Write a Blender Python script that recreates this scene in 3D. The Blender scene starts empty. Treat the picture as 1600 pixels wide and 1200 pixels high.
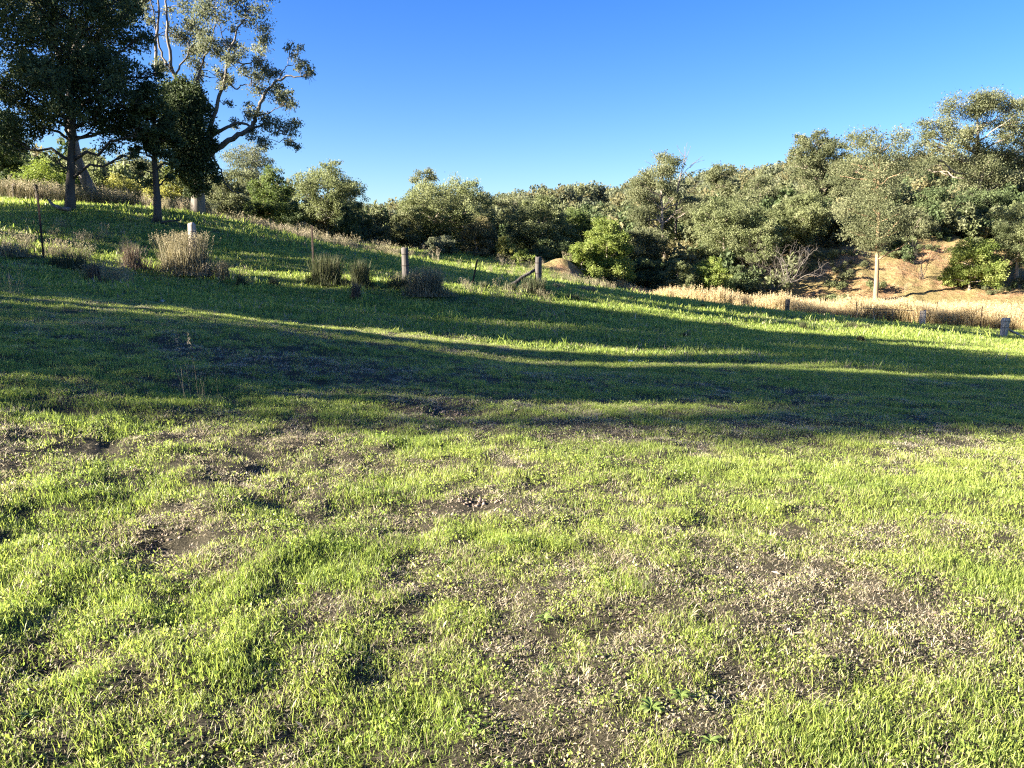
import bpy, math, random
import numpy as np
from mathutils import Vector
R = math.radians
rng = np.random.default_rng(7)
random.seed(7)
scene = bpy.context.scene
col = scene.collection

# ------------------------------------------------------------------ camera, sky, sun, exposure
EYE = 1.6
F = 1202.0
PITCH = math.atan(200.0 / F)
SUN_EL, SUN_AZ_S = R(18.5), 0.28          # light travels along (1, SUN_AZ_S) on the ground
EXPOSURE = 2.95
SKY_STRENGTH = 0.05
SUN_STRENGTH = 4.8

cam_d = bpy.data.cameras.new('camera')
cam = bpy.data.objects.new('camera', cam_d)
col.objects.link(cam)
cam.location = (0, 0, EYE)
cam.rotation_euler = (math.pi / 2 - PITCH, 0, 0)
cam_d.sensor_width = 36.0
cam_d.lens = 36.0 * F / 1600.0
cam_d.clip_end = 5000
cam_d.clip_start = 0.05
scene.camera = cam

w = bpy.data.worlds.new('World')
scene.world = w
w.use_nodes = True
nt = w.node_tree
bg = nt.nodes['Background']
sky = nt.nodes.new('ShaderNodeTexSky')
sky.sky_type = 'NISHITA'
sky.sun_disc = False
sky.sun_elevation = SUN_EL
sdir = Vector((-1.0, -SUN_AZ_S, 0)).normalized()      # towards the sun on the ground
sky.sun_rotation = math.atan2(sdir.x, sdir.y) % (2 * math.pi)
sky.altitude = 200
sky.air_density = 1.0
sky.dust_density = 0.9
sky.ozone_density = 4.0
shs = nt.nodes.new('ShaderNodeHueSaturation')
shs.inputs['Saturation'].default_value = 1.28
shs.inputs['Hue'].default_value = 0.52
shs.inputs['Value'].default_value = 0.76
nt.links.new(sky.outputs[0], shs.inputs['Color'])
nt.links.new(shs.outputs[0], bg.inputs[0])
bg.inputs[1].default_value = SKY_STRENGTH

sl = bpy.data.lights.new('sun', 'SUN')
sl.energy = SUN_STRENGTH
sl.angle = R(0.53)
sl.color = (1.0, 0.91, 0.77)
sun = bpy.data.objects.new('sun', sl)
col.objects.link(sun)
ld = Vector((1.0, SUN_AZ_S, 0)).normalized() * math.cos(SUN_EL) + Vector((0, 0, -math.sin(SUN_EL)))
sun.rotation_euler = ld.to_track_quat('-Z', 'Y').to_euler()
sun.location = (-30, 0, 30)

scene.view_settings.view_transform = 'Standard'
scene.view_settings.look = 'None'
scene.view_settings.exposure = EXPOSURE
scene.view_settings.gamma = 1.0
scene.view_settings.use_curve_mapping = False
cy = scene.cycles
cy.max_bounces = 6
cy.diffuse_bounces = 3
cy.glossy_bounces = 1
cy.transmission_bounces = 3
cy.use_denoising = False
cy.pixel_filter_type = 'BLACKMAN_HARRIS'
cy.filter_width = 1.2
cy.sample_clamp_indirect = 4.0

# ------------------------------------------------------------------ helpers: pixels of the photo -> points of the place
cP, sP = math.cos(PITCH), math.sin(PITCH)
def P(px, py, d):
    """the point at depth d (metres along +Y) seen at photo pixel px, py (1600 x 1200)"""
    u = (px - 800.0) / F
    v = (600.0 - py) / F
    y = cP + v * sP
    z = -sP + v * cP
    k = d / y
    return np.array([u * k, d, EYE + z * k])

def hash2(ix, iy, s):
    h = (ix.astype(np.int64) * 374761393 + iy.astype(np.int64) * 668265263 + s * 1442695041) & 0x7fffffff
    h = ((h ^ (h >> 13)) * 1274126177) & 0x7fffffff
    h = (h ^ (h >> 16)) & 0xffff
    return h / 65535.0
def vnoise(x, y, s=0):
    x = np.asarray(x, float); y = np.asarray(y, float)
    ix = np.floor(x); iy = np.floor(y)
    fx = x - ix; fy = y - iy
    fx = fx * fx * (3 - 2 * fx); fy = fy * fy * (3 - 2 * fy)
    a = hash2(ix, iy, s); b = hash2(ix + 1, iy, s)
    c = hash2(ix, iy + 1, s); d = hash2(ix + 1, iy + 1, s)
    return (a * (1 - fx) + b * fx) * (1 - fy) + (c * (1 - fx) + d * fx) * fy
def fbm(x, y, s=0, o=4):
    t = 0; a = 0.5; n = 0
    c, q = math.cos(0.6), math.sin(0.6)
    for k in range(o):
        t = t + a * vnoise(x, y, s + 17 * k); n += a
        x, y = 2.03 * (c * x - q * y) + 5.1, 2.03 * (q * x + c * y) + 9.7
        a *= 0.5
    return t / n
def sstep(a, b, x):
    t = np.clip((x - a) / (b - a), 0, 1)
    return t * t * (3 - 2 * t)

# ------------------------------------------------------------------ terrain
CT = []
for p in [(0, 560, 7.5), (0, 470, 13), (0, 392, 21), (0, 332, 30), (110, 327, 30), (247, 347, 31), (310, 334, 36),
          (290, 428, 23), (500, 441, 24), (635, 448, 24.5), (835, 457, 27), (400, 520, 12), (400, 600, 8), (800, 660, 7.4),
          (800, 600, 10.2), (800, 560, 14), (800, 500, 21), (1600, 720, 6.2), (1600, 640, 9.5), (1600, 600, 14), (1600, 560, 25),
          (1200, 520, 27), (1200, 560, 17), (850, 443, 36), (1000, 462, 38), (1100, 475, 39), (1230, 490, 39), (1340, 501, 41),
          (1440, 508, 52), (1565, 528, 41), (1600, 545, 32), (430, 372, 42), (520, 388, 40), (640, 405, 46), (760, 426, 46),
          (1367, 474, 66), (1500, 388, 75.5), (1250, 402, 75), (1600, 442, 68), (1180, 440, 72), (870, 425, 56), (940, 447, 60),
          (1600, 370, 84), (1050, 430, 74), (600, 385, 66), (700, 395, 66)]:
    CT.append(P(*p))
def PZ(px, d, z):
    u = (px - 800.0) / F
    CT.append(np.array([u * d * 1.01, d, z]))
PZ(1000, 60, -2.4); PZ(1230, 56, -3.0); PZ(1600, 54, -3.5); PZ(1400, 60, -3.1); PZ(1750, 54, -3.6); PZ(1800, 30, -2.6)
PZ(700, 95, 3.0); PZ(1000, 100, 4.5); PZ(1500, 110, 9.0); PZ(1800, 90, 6); PZ(300, 90, 6.5); PZ(100, 60, 7.0)
for q in [(0, 0, 0), (0, 3.5, 0), (-3, 3, .14), (3, 3, -.05), (-6, 2, .5), (6, 1, -.15), (0, -30, -1), (-40, 10, 4.6), (-40, -30, 4),
          (40, -20, -3), (60, 20, -3.6), (-60, 40, 8.5), (-60, 80, 10), (-110, 120, 11), (0, 140, 5), (120, 130, 11), (-22, 10, 2.6),
          (-20, 0, 2.0), (20, 5, -.7), (-110, 0, 8), (110, 0, -4), (0, -110, -2), (-140, 40, 10)]:
    CT.append(np.array(q, float))
CT = np.array(CT)
def _tps(r2):
    return 0.5 * r2 * np.log(r2 + 1e-9)
_n = len(CT)
_d2 = ((CT[:, None, :2] - CT[None, :, :2]) ** 2).sum(-1)
_K = _tps(_d2) + np.eye(_n) * 1.0
_Pm = np.c_[np.ones(_n), CT[:, :2]]
_A = np.block([[_K, _Pm], [_Pm.T, np.zeros((3, 3))]])
_W = np.linalg.solve(_A, np.r_[CT[:, 2], np.zeros(3)])
def base_z(x, y):
    x = np.atleast_1d(np.asarray(x, float)); y = np.atleast_1d(np.asarray(y, float))
    r = np.hypot(x, y); k = np.where(r > 140, 140 / np.maximum(r, 1e-6), 1.0)
    qx, qy = x * k, y * k
    out = np.empty_like(qx)
    for i in range(0, len(qx), 40000):
        a, b = qx[i:i + 40000], qy[i:i + 40000]
        r2 = (a[:, None] - CT[None, :, 0]) ** 2 + (b[:, None] - CT[None, :, 1]) ** 2
        out[i:i + 40000] = _tps(r2) @ _W[:_n] + _W[_n] + _W[_n + 1] * a + _W[_n + 2] * b
    return out
BARE = []                                                        # bare scrapes of earth: x, y, radius x, radius y, depth
def gz(x, y):
    x = np.atleast_1d(np.asarray(x, float)); y = np.atleast_1d(np.asarray(y, float))
    z = base_z(x, y)
    near = 1 - sstep(20, 60, np.hypot(x, y))
    z = z + near * (0.16 * (fbm(x * .45, y * .45, 3, 3) - .5) + 0.08 * (fbm(x * 2.2, y * 2.2, 5, 3) - .5) + 0.06 * (1 + 0.4 * sstep(.3, -2.5, x)) * (1 - sstep(10, 18, np.hypot(x, y))) * (fbm(x * 5.5, y * 5.5, 6, 2) - .5))
    for bx, by, rx, ry, dz in BARE:
        q = ((x - bx) / rx) ** 2 + ((y - by) / ry) ** 2
        z = z - dz * np.exp(-q * 1.6)
    far = sstep(50, 75, y)
    z = z + 1.3 * np.exp(-((x - 3.8) / 1.5) ** 2 - ((y - 56.5) / 1.8) ** 2)
    z = z + far * 1.2 * (fbm(x * .16, y * .16, 8, 4) - .5) + 1.2 * sstep(58, 64, y) * (fbm(x * .6, y * .3, 9, 5) - .5)
    return z
def ground_at(px, py):
    """where the ray through a photo pixel meets the ground"""
    d = np.linspace(1.5, 130, 6000)
    pts = np.array([P(px, py, 1.0)]) - np.array([0, 0, EYE])
    x = pts[0, 0] * d; z = EYE + pts[0, 2] * d
    g = gz(x, d)
    k = np.argmax(z < g)
    return np.array([x[k], d[k], g[k]])
for px, py, rx, ry, dz in [(745, 792, .26, .16, .05), (690, 646, .42, .3, .05), (270, 845, .3, .22, .06), (150, 690, .35, .25, .06),
                           (1240, 628, .4, .3, .04), (430, 735, .2, .16, .04), (930, 985, .2, .12, .04), (60, 1045, .16, .1, .05),
                           (470, 545, .6, .4, .05), (700, 500, .5, .3, .04), (380, 700, .3, .2, .05), (90, 640, .3, .2, .06),
                           (1100, 980, .12, .1, .03), (1300, 930, .2, .12, .03), (620, 880, .14, .1, .03)]:
    g = ground_at(px, py)
    BARE.append((g[0], g[1], rx, ry, dz))

DRYP = []                                                        # patches of short dry turf (+) and of lush grass (-)
for px, py, rx, ry, a in [(745, 790, .28, .2, 1.2), (690, 646, .5, .4, .9), (270, 845, .35, .28, .7), (1370, 835, .4, .3, .7),
                          (1250, 880, .5, .5, .4), (950, 890, .6, .45, .3), (450, 560, 1.6, .7, .7), (420, 680, .9, .6, .5),
                          (900, 740, .5, .3, .35), (1440, 740, .5, .25, .6), (980, 980, .4, .3, .4), (1350, 960, .7, .35, .4),
                          (1000, 1090, .3, .2, .3), (560, 800, .4, .4, .25), (30, 690, .4, .4, .3), (720, 620, .9, .4, .5),
                          (1000, 600, 1.4, .6, .35), (1250, 620, 1.2, .6, .4), (900, 680, 1., .5, .3),
                          (640, 760, .5, .4, -.6), (1120, 730, 1.0, .45, -.6), (1500, 760, .9, .6, -.5), (1500, 900, .45, .35, -.6),
                          (620, 690, .5, .3, -.5), (760, 850, .4, .2, -.4), (520, 860, .3, .3, -.4), (150, 640, .8, .6, -.5),
                          (100, 980, .5, .5, -.45), (380, 1040, .4, .3, -.35), (1500, 1100, .4, .3, -.35), (700, 1080, .25, .2, -.3),
                          (40, 560, 1, .7, -.5), (350, 620, .6, .4, -.1), (1150, 800, .5, .3, -.3)]:
    g = ground_at(px, py)
    DRYP.append((g[0], g[1], rx, ry, a))
def dryness(x, y):
    d = 0.31 + .65 * (fbm(x * .55, y * .55, 21, 3) - .5) + 1.25 * (fbm(x * 3.6, y * 3.6, 31, 4) - .5)
    d = d + 0.16 * (1 - sstep(5, 12, y))
    d = d - 0.06 * sstep(8, 20, y)
    for bx, by, rx, ry, a in DRYP:
        q = ((x - bx) / rx) ** 2 + ((y - by) / ry) ** 2
        d = d + (.6 if a > 0 else .8) * a * np.exp(-q)
    return np.clip(d, 0, 1)
def bank_mask(x, y):
    """reddish earth of the creek bank, right of centre"""
    n = fbm(x * .2, y * .2, 41, 3) - .5
    side = sstep(2.5, 7, x + 6 * n)
    cen = np.exp(-((x - 3.6) / 1.7) ** 2 - ((y - 55.5) / 2.5) ** 2)
    return np.maximum(sstep(.35, .6, cen), side * sstep(52.5, 56, y + 5 * n)) * (1 - .85 * sstep(77, 84, y + 10 * n))

# ------------------------------------------------------------------ materials
def mat(name):
    m = bpy.data.materials.new(name); m.use_nodes = True
    m.node_tree.nodes.clear()
    return m, m.node_tree.nodes, m.node_tree.links
def N(ns, t, **kw):
    n = ns.new(t)
    for k, v in kw.items(): setattr(n, k, v)
    return n
def ramp(ns, stops):
    r = ns.new('ShaderNodeValToRGB')
    e = r.color_ramp.elements
    while len(e) < len(stops): e.new(0.5)
    for i, (p, c) in enumerate(stops):
        e[i].position = p; e[i].color = (c[0], c[1], c[2], 1)
    return r
def leaf_mat(name, lo, mid, hi, trans=0.42, rough=0.65, instancer=None):
    m, ns, L = mat(name)
    at = N(ns, 'ShaderNodeAttribute', attribute_name='tint')
    r = ramp(ns, [(0.0, lo), (0.55, mid), (1.0, hi)])
    L.new(at.outputs['Fac'], r.inputs[0])
    p = ns.new('ShaderNodeBsdfPrincipled'); p.inputs['Roughness'].default_value = rough
    p.inputs['Specular IOR Level'].default_value = 0.22
    t = ns.new('ShaderNodeBsdfTranslucent')
    mx = ns.new('ShaderNodeMixShader'); mx.inputs[0].default_value = trans
    o = ns.new('ShaderNodeOutputMaterial')
    hs = ns.new('ShaderNodeHueSaturation'); hs.inputs['Saturation'].default_value = 1.15; hs.inputs['Value'].default_value = 1.25
    L.new(r.outputs[0], p.inputs['Base Color']); L.new(r.outputs[0], hs.inputs['Color']); L.new(hs.outputs[0], t.inputs[0])
    L.new(p.outputs[0], mx.inputs[1]); L.new(t.outputs[0], mx.inputs[2]); L.new(mx.outputs[0], o.inputs[0])
    return m
def bark_mat(name, a, b, scale=6.0, stretch=0.15, bump=0.5):
    m, ns, L = mat(name)
    tc = ns.new('ShaderNodeTexCoord'); mp = ns.new('ShaderNodeMapping')
    mp.inputs['Scale'].default_value = (1, 1, stretch)
    n1 = ns.new('ShaderNodeTexNoise'); n1.inputs['Scale'].default_value = scale; n1.inputs['Detail'].default_value = 6
    r = ramp(ns, [(0.32, a), (0.68, b)])
    bp = ns.new('ShaderNodeBump'); bp.inputs['Strength'].default_value = bump; bp.inputs['Distance'].default_value = 0.03
    p = ns.new('ShaderNodeBsdfPrincipled'); p.inputs['Roughness'].default_value = 0.9
    p.inputs['Specular IOR Level'].default_value = 0.15
    o = ns.new('ShaderNodeOutputMaterial')
    L.new(tc.outputs['Object'], mp.inputs[0]); L.new(mp.outputs[0], n1.inputs['Vector']); L.new(n1.outputs['Fac'], r.inputs[0])
    L.new(n1.outputs['Fac'], bp.inputs['Height']); L.new(bp.outputs[0], p.inputs['Normal'])
    L.new(r.outputs[0], p.inputs['Base Color']); L.new(p.outputs[0], o.inputs[0])
    return m
M = {}
M['gum'] = leaf_mat('gum_leaf', (.08, .092, .042), (.145, .157, .078), (.215, .22, .12))
M['gumgrey'] = leaf_mat('grey_gum_leaf', (.085, .10, .058), (.15, .162, .095), (.22, .23, .14))
M['gumbrown'] = leaf_mat('bronze_gum_leaf', (.07, .07, .032), (.14, .13, .062), (.22, .195, .10))
M['green'] = leaf_mat('green_leaf', (.05, .075, .022), (.105, .14, .045), (.18, .21, .08))
M['olive'] = leaf_mat('light_olive_leaf', (.09, .108, .045), (.165, .185, .082), (.235, .25, .125))
M['bright'] = leaf_mat('bright_leaf', (.085, .12, .028), (.17, .215, .05), (.27, .30, .095))
M['yellow'] = leaf_mat('yellow_leaf', (.14, .145, .04), (.25, .25, .075), (.38, .36, .12), 0.4)
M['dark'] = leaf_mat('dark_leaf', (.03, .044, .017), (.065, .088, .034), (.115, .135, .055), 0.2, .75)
M['darkgreen'] = leaf_mat('deep_green_leaf', (.035, .055, .02), (.075, .10, .04), (.14, .17, .07), 0.25)  # deep green leaf; on two gums the dark colour stands in for shade
M['barkgrey'] = bark_mat('grey_bark', (.13, .115, .10), (.36, .33, .29), 5, .15)
M['barkmid'] = bark_mat('mid_grey_bark', (.07, .06, .05), (.20, .175, .15), 5, .15)
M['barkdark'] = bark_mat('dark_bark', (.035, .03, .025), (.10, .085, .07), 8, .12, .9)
M['barkpale'] = bark_mat('pale_bark', (.16, .10, .055), (.33, .23, .14), 2.2, .3)
M['barkbrown'] = bark_mat('brown_bark', (.13, .105, .08), (.36, .30, .24), 6, .15)
M['deadwood'] = bark_mat('dead_wood', (.20, .17, .14), (.42, .38, .33), 8, .15)
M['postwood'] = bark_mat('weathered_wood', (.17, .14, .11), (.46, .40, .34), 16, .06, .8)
M['postshade'] = bark_mat('shaded_weathered_wood', (.035, .031, .028), (.12, .108, .096), 16, .06, .8)  # dark weathered wood, its colour lowered further to stand in for shade
M['steel'] = bark_mat('rusty_steel', (.02, .016, .014), (.06, .042, .032), 30, .5, .3)
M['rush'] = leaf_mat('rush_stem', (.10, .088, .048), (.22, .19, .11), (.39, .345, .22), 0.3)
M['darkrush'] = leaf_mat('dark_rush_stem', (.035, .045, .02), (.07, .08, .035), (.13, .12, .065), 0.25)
M['redrush'] = leaf_mat('dock_stem', (.08, .058, .042), (.15, .115, .08), (.24, .20, .145), 0.3)
M['straw'] = leaf_mat('straw', (.17, .14, .09), (.31, .26, .17), (.47, .40, .29), 0.35)
M['reed'] = leaf_mat('reed', (.25, .185, .09), (.42, .33, .17), (.58, .48, .30), 0.35)
M['clod'] = bark_mat('earth_clod', (.10, .075, .055), (.36, .27, .20), 40, 1, .8)
M['weed'] = leaf_mat('weed_leaf', (.10, .15, .04), (.17, .23, .06), (.27, .33, .10), .35, .6)
M['stone'] = bark_mat('pale_stone', (.35, .34, .32), (.62, .60, .56), 30, 1, .4)

def grass_mat():
    m, ns, L = mat('grass_blade')
    bl = N(ns, 'ShaderNodeAttribute', attribute_name='tint')
    tip = N(ns, 'ShaderNodeAttribute', attribute_name='tip')
    dry = N(ns, 'ShaderNodeAttribute', attribute_type='INSTANCER', attribute_name='dry')
    rnd = N(ns, 'ShaderNodeAttribute', attribute_type='INSTANCER', attribute_name='rnd')
    s = N(ns, 'ShaderNodeMath', operation='SUBTRACT'); L.new(dry.outputs['Fac'], s.inputs[0]); L.new(bl.outputs['Fac'], s.inputs[1])
    mr = ns.new('ShaderNodeMapRange'); mr.inputs[1].default_value = -.06; mr.inputs[2].default_value = .06
    L.new(s.outputs[0], mr.inputs[0])
    fg = N(ns, 'ShaderNodeMath', operation='MULTIPLY_ADD'); L.new(bl.outputs['Fac'], fg.inputs[0]); fg.inputs[1].default_value = .55
    h = N(ns, 'ShaderNodeMath', operation='MULTIPLY'); L.new(rnd.outputs['Fac'], h.inputs[0]); h.inputs[1].default_value = .45
    L.new(h.outputs[0], fg.inputs[2])
    g = ramp(ns, [(0, (.095, .15, .035)), (.45, (.21, .28, .055)), (1, (.42, .46, .11))])
    L.new(fg.outputs[0], g.inputs[0])
    d = ramp(ns, [(0, (.20, .165, .10)), (.5, (.45, .38, .26)), (1, (.72, .65, .49))])
    L.new(fg.outputs[0], d.inputs[0])
    mx = N(ns, 'ShaderNodeMix', data_type='RGBA'); L.new(mr.outputs[0], mx.inputs['Factor'])
    L.new(g.outputs[0], mx.inputs['A']); L.new(d.outputs[0], mx.inputs['B'])
    p = ns.new('ShaderNodeBsdfPrincipled'); p.inputs['Roughness'].default_value = .45; p.inputs['Specular IOR Level'].default_value = .35
    t = ns.new('ShaderNodeBsdfTranslucent'); ms = ns.new('ShaderNodeMixShader'); ms.inputs[0].default_value = .5
    o = ns.new('ShaderNodeOutputMaterial')
    hs = ns.new('ShaderNodeHueSaturation'); hs.inputs['Value'].default_value = 1.35; hs.inputs['Saturation'].default_value = 1.05
    L.new(mx.outputs['Result'], p.inputs['Base Color']); L.new(mx.outputs['Result'], hs.inputs['Color']); L.new(hs.outputs[0], t.inputs[0])
    L.new(p.outputs[0], ms.inputs[1]); L.new(t.outputs[0], ms.inputs[2]); L.new(ms.outputs[0], o.inputs[0])
    return m
M['grass'] = grass_mat()

def ground_mat():
    m, ns, L = mat('paddock_soil_and_turf')
    tc = ns.new('ShaderNodeTexCoord')
    def noise(s, det=5, rough=.6):
        n = ns.new('ShaderNodeTexNoise'); n.inputs['Scale'].default_value = s; n.inputs['Detail'].default_value = det
        n.inputs['Roughness'].default_value = rough
        L.new(tc.outputs['Object'], n.inputs['Vector']); return n
    dry = N(ns, 'ShaderNodeAttribute', attribute_name='dry')
    bank = N(ns, 'ShaderNodeAttribute', attribute_name='bank')
    far = N(ns, 'ShaderNodeAttribute', attribute_name='far')
    n1, n2, n3, n4 = noise(75, 8, .72), noise(9, 6), noise(.35, 6), noise(2.0, 8, .7)
    soil = ramp(ns, [(.3, (.024, .021, .014)), (.54, (.065, .055, .036)), (.75, (.19, .165, .12))]); L.new(n1.outputs['Fac'], soil.inputs[0])
    turf = ramp(ns, [(.3, (.05, .085, .015)), (.5, (.09, .14, .022)), (.72, (.16, .20, .05))]); L.new(n2.outputs['Fac'], turf.inputs[0])
    # close to the lens the soil shows between the blades, farther off turf
    f1 = N(ns, 'ShaderNodeMath', operation='MULTIPLY'); 
    inv = N(ns, 'ShaderNodeMath', operation='SUBTRACT'); inv.inputs[0].default_value = 1.0; L.new(dry.outputs['Fac'], inv.inputs[1])
    L.new(far.outputs['Fac'], f1.inputs[0]); L.new(inv.outputs[0], f1.inputs[1])
    a1 = N(ns, 'ShaderNodeMath', operation='MULTIPLY_ADD'); L.new(f1.outputs[0], a1.inputs[0]); a1.inputs[1].default_value = .9; a1.inputs[2].default_value = .02
    mx1 = N(ns, 'ShaderNodeMix', data_type='RGBA'); L.new(a1.outputs[0], mx1.inputs['Factor'])
    L.new(soil.outputs[0], mx1.inputs['A']); L.new(turf.outputs[0], mx1.inputs['B'])
    bk = ramp(ns, [(.28, (.07, .05, .03)), (.42, (.22, .135, .068)), (.55, (.35, .215, .112)), (.72, (.41, .30, .18))])
    L.new(n4.outputs['Fac'], bk.inputs[0])
    scrub = ramp(ns, [(.48, (1, 1, 1)), (.60, (0, 0, 0))]); L.new(n3.outputs['Fac'], scrub.inputs[0])
    bk2 = N(ns, 'ShaderNodeMix', data_type='RGBA'); bk2.inputs['B'].default_value = (.20, .19, .07, 1)
    L.new(scrub.outputs[0], bk2.inputs['Factor']); L.new(bk.outputs[0], bk2.inputs['A'])
    sc_f = N(ns, 'ShaderNodeMath', operation='MULTIPLY'); sc_f.inputs[1].default_value = .55; L.new(scrub.outputs[0], sc_f.inputs[0])
    L.new(sc_f.outputs[0], bk2.inputs['Factor'])
    mx2 = N(ns, 'ShaderNodeMix', data_type='RGBA'); L.new(bank.outputs['Fac'], mx2.inputs['Factor'])
    L.new(mx1.outputs['Result'], mx2.inputs['A']); L.new(bk2.outputs['Result'], mx2.inputs['B'])
    p = ns.new('ShaderNodeBsdfPrincipled'); p.inputs['Roughness'].default_value = .95; p.inputs['Specular IOR Level'].default_value = .1
    bp = ns.new('ShaderNodeBump'); bp.inputs['Strength'].default_value = 1.0; bp.inputs['Distance'].default_value = .03
    bp2 = ns.new('ShaderNodeBump'); bp2.inputs['Distance'].default_value = .5
    L.new(bank.outputs['Fac'], bp2.inputs['Strength'])
    L.new(n1.outputs['Fac'], bp.inputs['Height']); L.new(n4.outputs['Fac'], bp2.inputs['Height']); L.new(bp.outputs[0], bp2.inputs['Normal'])
    L.new(bp2.outputs[0], p.inputs['Normal'])
    o = ns.new('ShaderNodeOutputMaterial')
    L.new(mx2.outputs['Result'], p.inputs['Base Color']); L.new(p.outputs[0], o.inputs[0])
    return m
M['ground'] = ground_mat()

# ------------------------------------------------------------------ object helpers
def tag(o, label=None, cat=None, group=None, kind=None):
    if label: o['label'] = label
    if cat: o['category'] = cat
    if group: o['group'] = group
    if kind: o['kind'] = kind
    return o
def empty(name, loc):
    o = bpy.data.objects.new(name, None); o.empty_display_size = .3
    o.location = Vector(loc); col.objects.link(o); return o
def mesh_from(name, verts, faces=None, quads=None, tris=None, attrs=None, smooth=False):
    me = bpy.data.meshes.new(name)
    verts = np.asarray(verts, np.float32)
    loops = []; starts = []; tot = 0
    parts = []
    if quads is not None and len(quads): parts.append(np.asarray(quads, np.int32))
    if tris is not None and len(tris): parts.append(np.asarray(tris, np.int32))
    me.vertices.add(len(verts)); me.vertices.foreach_set('co', verts.ravel())
    st = []; lv = []; k = 0
    for a in parts:
        st.append(k + np.arange(len(a), dtype=np.int32) * a.shape[1]); lv.append(a.ravel()); k += a.size
    if parts:
        st = np.concatenate(st); lv = np.concatenate(lv)
        me.loops.add(len(lv)); me.loops.foreach_set('vertex_index', lv)
        me.polygons.add(len(st)); me.polygons.foreach_set('loop_start', st)
        if smooth: me.polygons.foreach_set('use_smooth', np.ones(len(st), bool))
    for n, v in (attrs or {}).items():
        v = np.asarray(v, np.float32)
        if v.ndim == 1:
            at = me.attributes.new(n, 'FLOAT', 'POINT'); at.data.foreach_set('value', v)
        else:
            at = me.attributes.new(n, 'FLOAT_VECTOR', 'POINT'); at.data.foreach_set('vector', v.ravel())
    me.update(calc_edges=True); me.validate()
    return me
def obj(name, me, material, parent=None, origin=(0, 0, 0)):
    o = bpy.data.objects.new(name, me); col.objects.link(o)
    if material is not None and len(me.materials) == 0: me.materials.append(material)
    if parent is not None: o.parent = parent
    else: o.location = Vector(origin)
    return o
def tube(pts, rad, n=8, cap=True, wob=0.0, r=None):
    """a tapered tube along a polyline -> verts, quads, tris"""
    pts = np.asarray(pts, float); m = len(pts)
    rad = np.broadcast_to(np.asarray(rad, float), (m,))
    T = np.gradient(pts, axis=0); T /= np.linalg.norm(T, axis=1)[:, None] + 1e-9
    ref = np.array([0.31, 0.93, 0.17])
    A = np.cross(T, ref); A /= np.linalg.norm(A, axis=1)[:, None] + 1e-9
    B = np.cross(T, A)
    th = np.linspace(0, 2 * np.pi, n, endpoint=False)
    rr = rad[:, None] * np.ones(n)
    if wob: rr = rr * (1 + wob * (np.random.default_rng(m * 31 + n).random((m, n)) - .5))
    V = pts[:, None, :] + rr[..., None] * (np.cos(th)[None, :, None] * A[:, None, :] + np.sin(th)[None, :, None] * B[:, None, :])
    V = V.reshape(-1, 3)
    i = np.arange(m - 1)[:, None] * n; j = np.arange(n)[None, :]; k = (j + 1) % n
    Q = np.stack([i + j, i + k, i + n + k, i + n + j], -1).reshape(-1, 4)
    tr = []
    if cap:
        V = np.vstack([V, pts[:1], pts[-1:]])
        b, t = m * n, m * n + 1
        for q in range(n):
            tr.append((b, (q + 1) % n, q)); tr.append((t, (m - 1) * n + q, (m - 1) * n + (q + 1) % n))
    return V, Q, np.array(tr, int).reshape(-1, 3)
class MB:
    def __init__(s): s.V = []; s.Q = []; s.T = []; s.k = 0
    def add(s, v, q, t):
        s.V.append(v); s.Q.append(np.asarray(q, int).reshape(-1, 4) + s.k); s.T.append(np.asarray(t, int).reshape(-1, 3) + s.k); s.k += len(v)
    def tube(s, *a, **k): s.add(*tube(*a, **k))
    def build(s, name, material, parent=None, off=(0, 0, 0), smooth=True):
        me = mesh_from(name, np.vstack(s.V) - np.asarray(off), quads=np.vstack(s.Q), tris=np.vstack(s.T), smooth=smooth)
        return obj(name, me, material, parent, (0, 0, 0) if parent is not None else off)
def leaves(centers, size, droop, r, tint, aspect=0.42):
    """one small diamond leaf per centre -> verts, quads, tint"""
    n = len(centers)
    a = r.normal(size=(n, 3)); a[:, 2] -= droop; a /= np.linalg.norm(a, axis=1)[:, None]
    b = r.normal(size=(n, 3)); b[:, 2] *= .7
    b = np.cross(a, b); b /= np.linalg.norm(b, axis=1)[:, None] + 1e-9
    s = (size * (0.65 + 0.7 * r.random(n)))[:, None]
    nrm = np.cross(a, b) * .12 * s
    V = np.stack([centers - a * s * .5, centers + b * s * aspect * .5 + nrm, centers + a * s * .5, centers - b * s * aspect * .5 + nrm], 1).reshape(-1, 3)
    Q = np.arange(4 * n).reshape(-1, 4)
    return V, Q, np.repeat(tint, 4)
def curve(a, b, arch, n, r, wig=.06):
    a = np.asarray(a, float); b = np.asarray(b, float)
    t = np.linspace(0, 1, n)[:, None]
    L = np.linalg.norm(b - a)
    mid = (a + b) / 2 + np.array([0, 0, arch * L])
    p = (1 - t) ** 2 * a + 2 * t * (1 - t) * mid + t * t * b
    w = r.normal(size=(n, 3)) * wig * L * np.sin(np.pi * t)
    return p + w * .5

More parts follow.
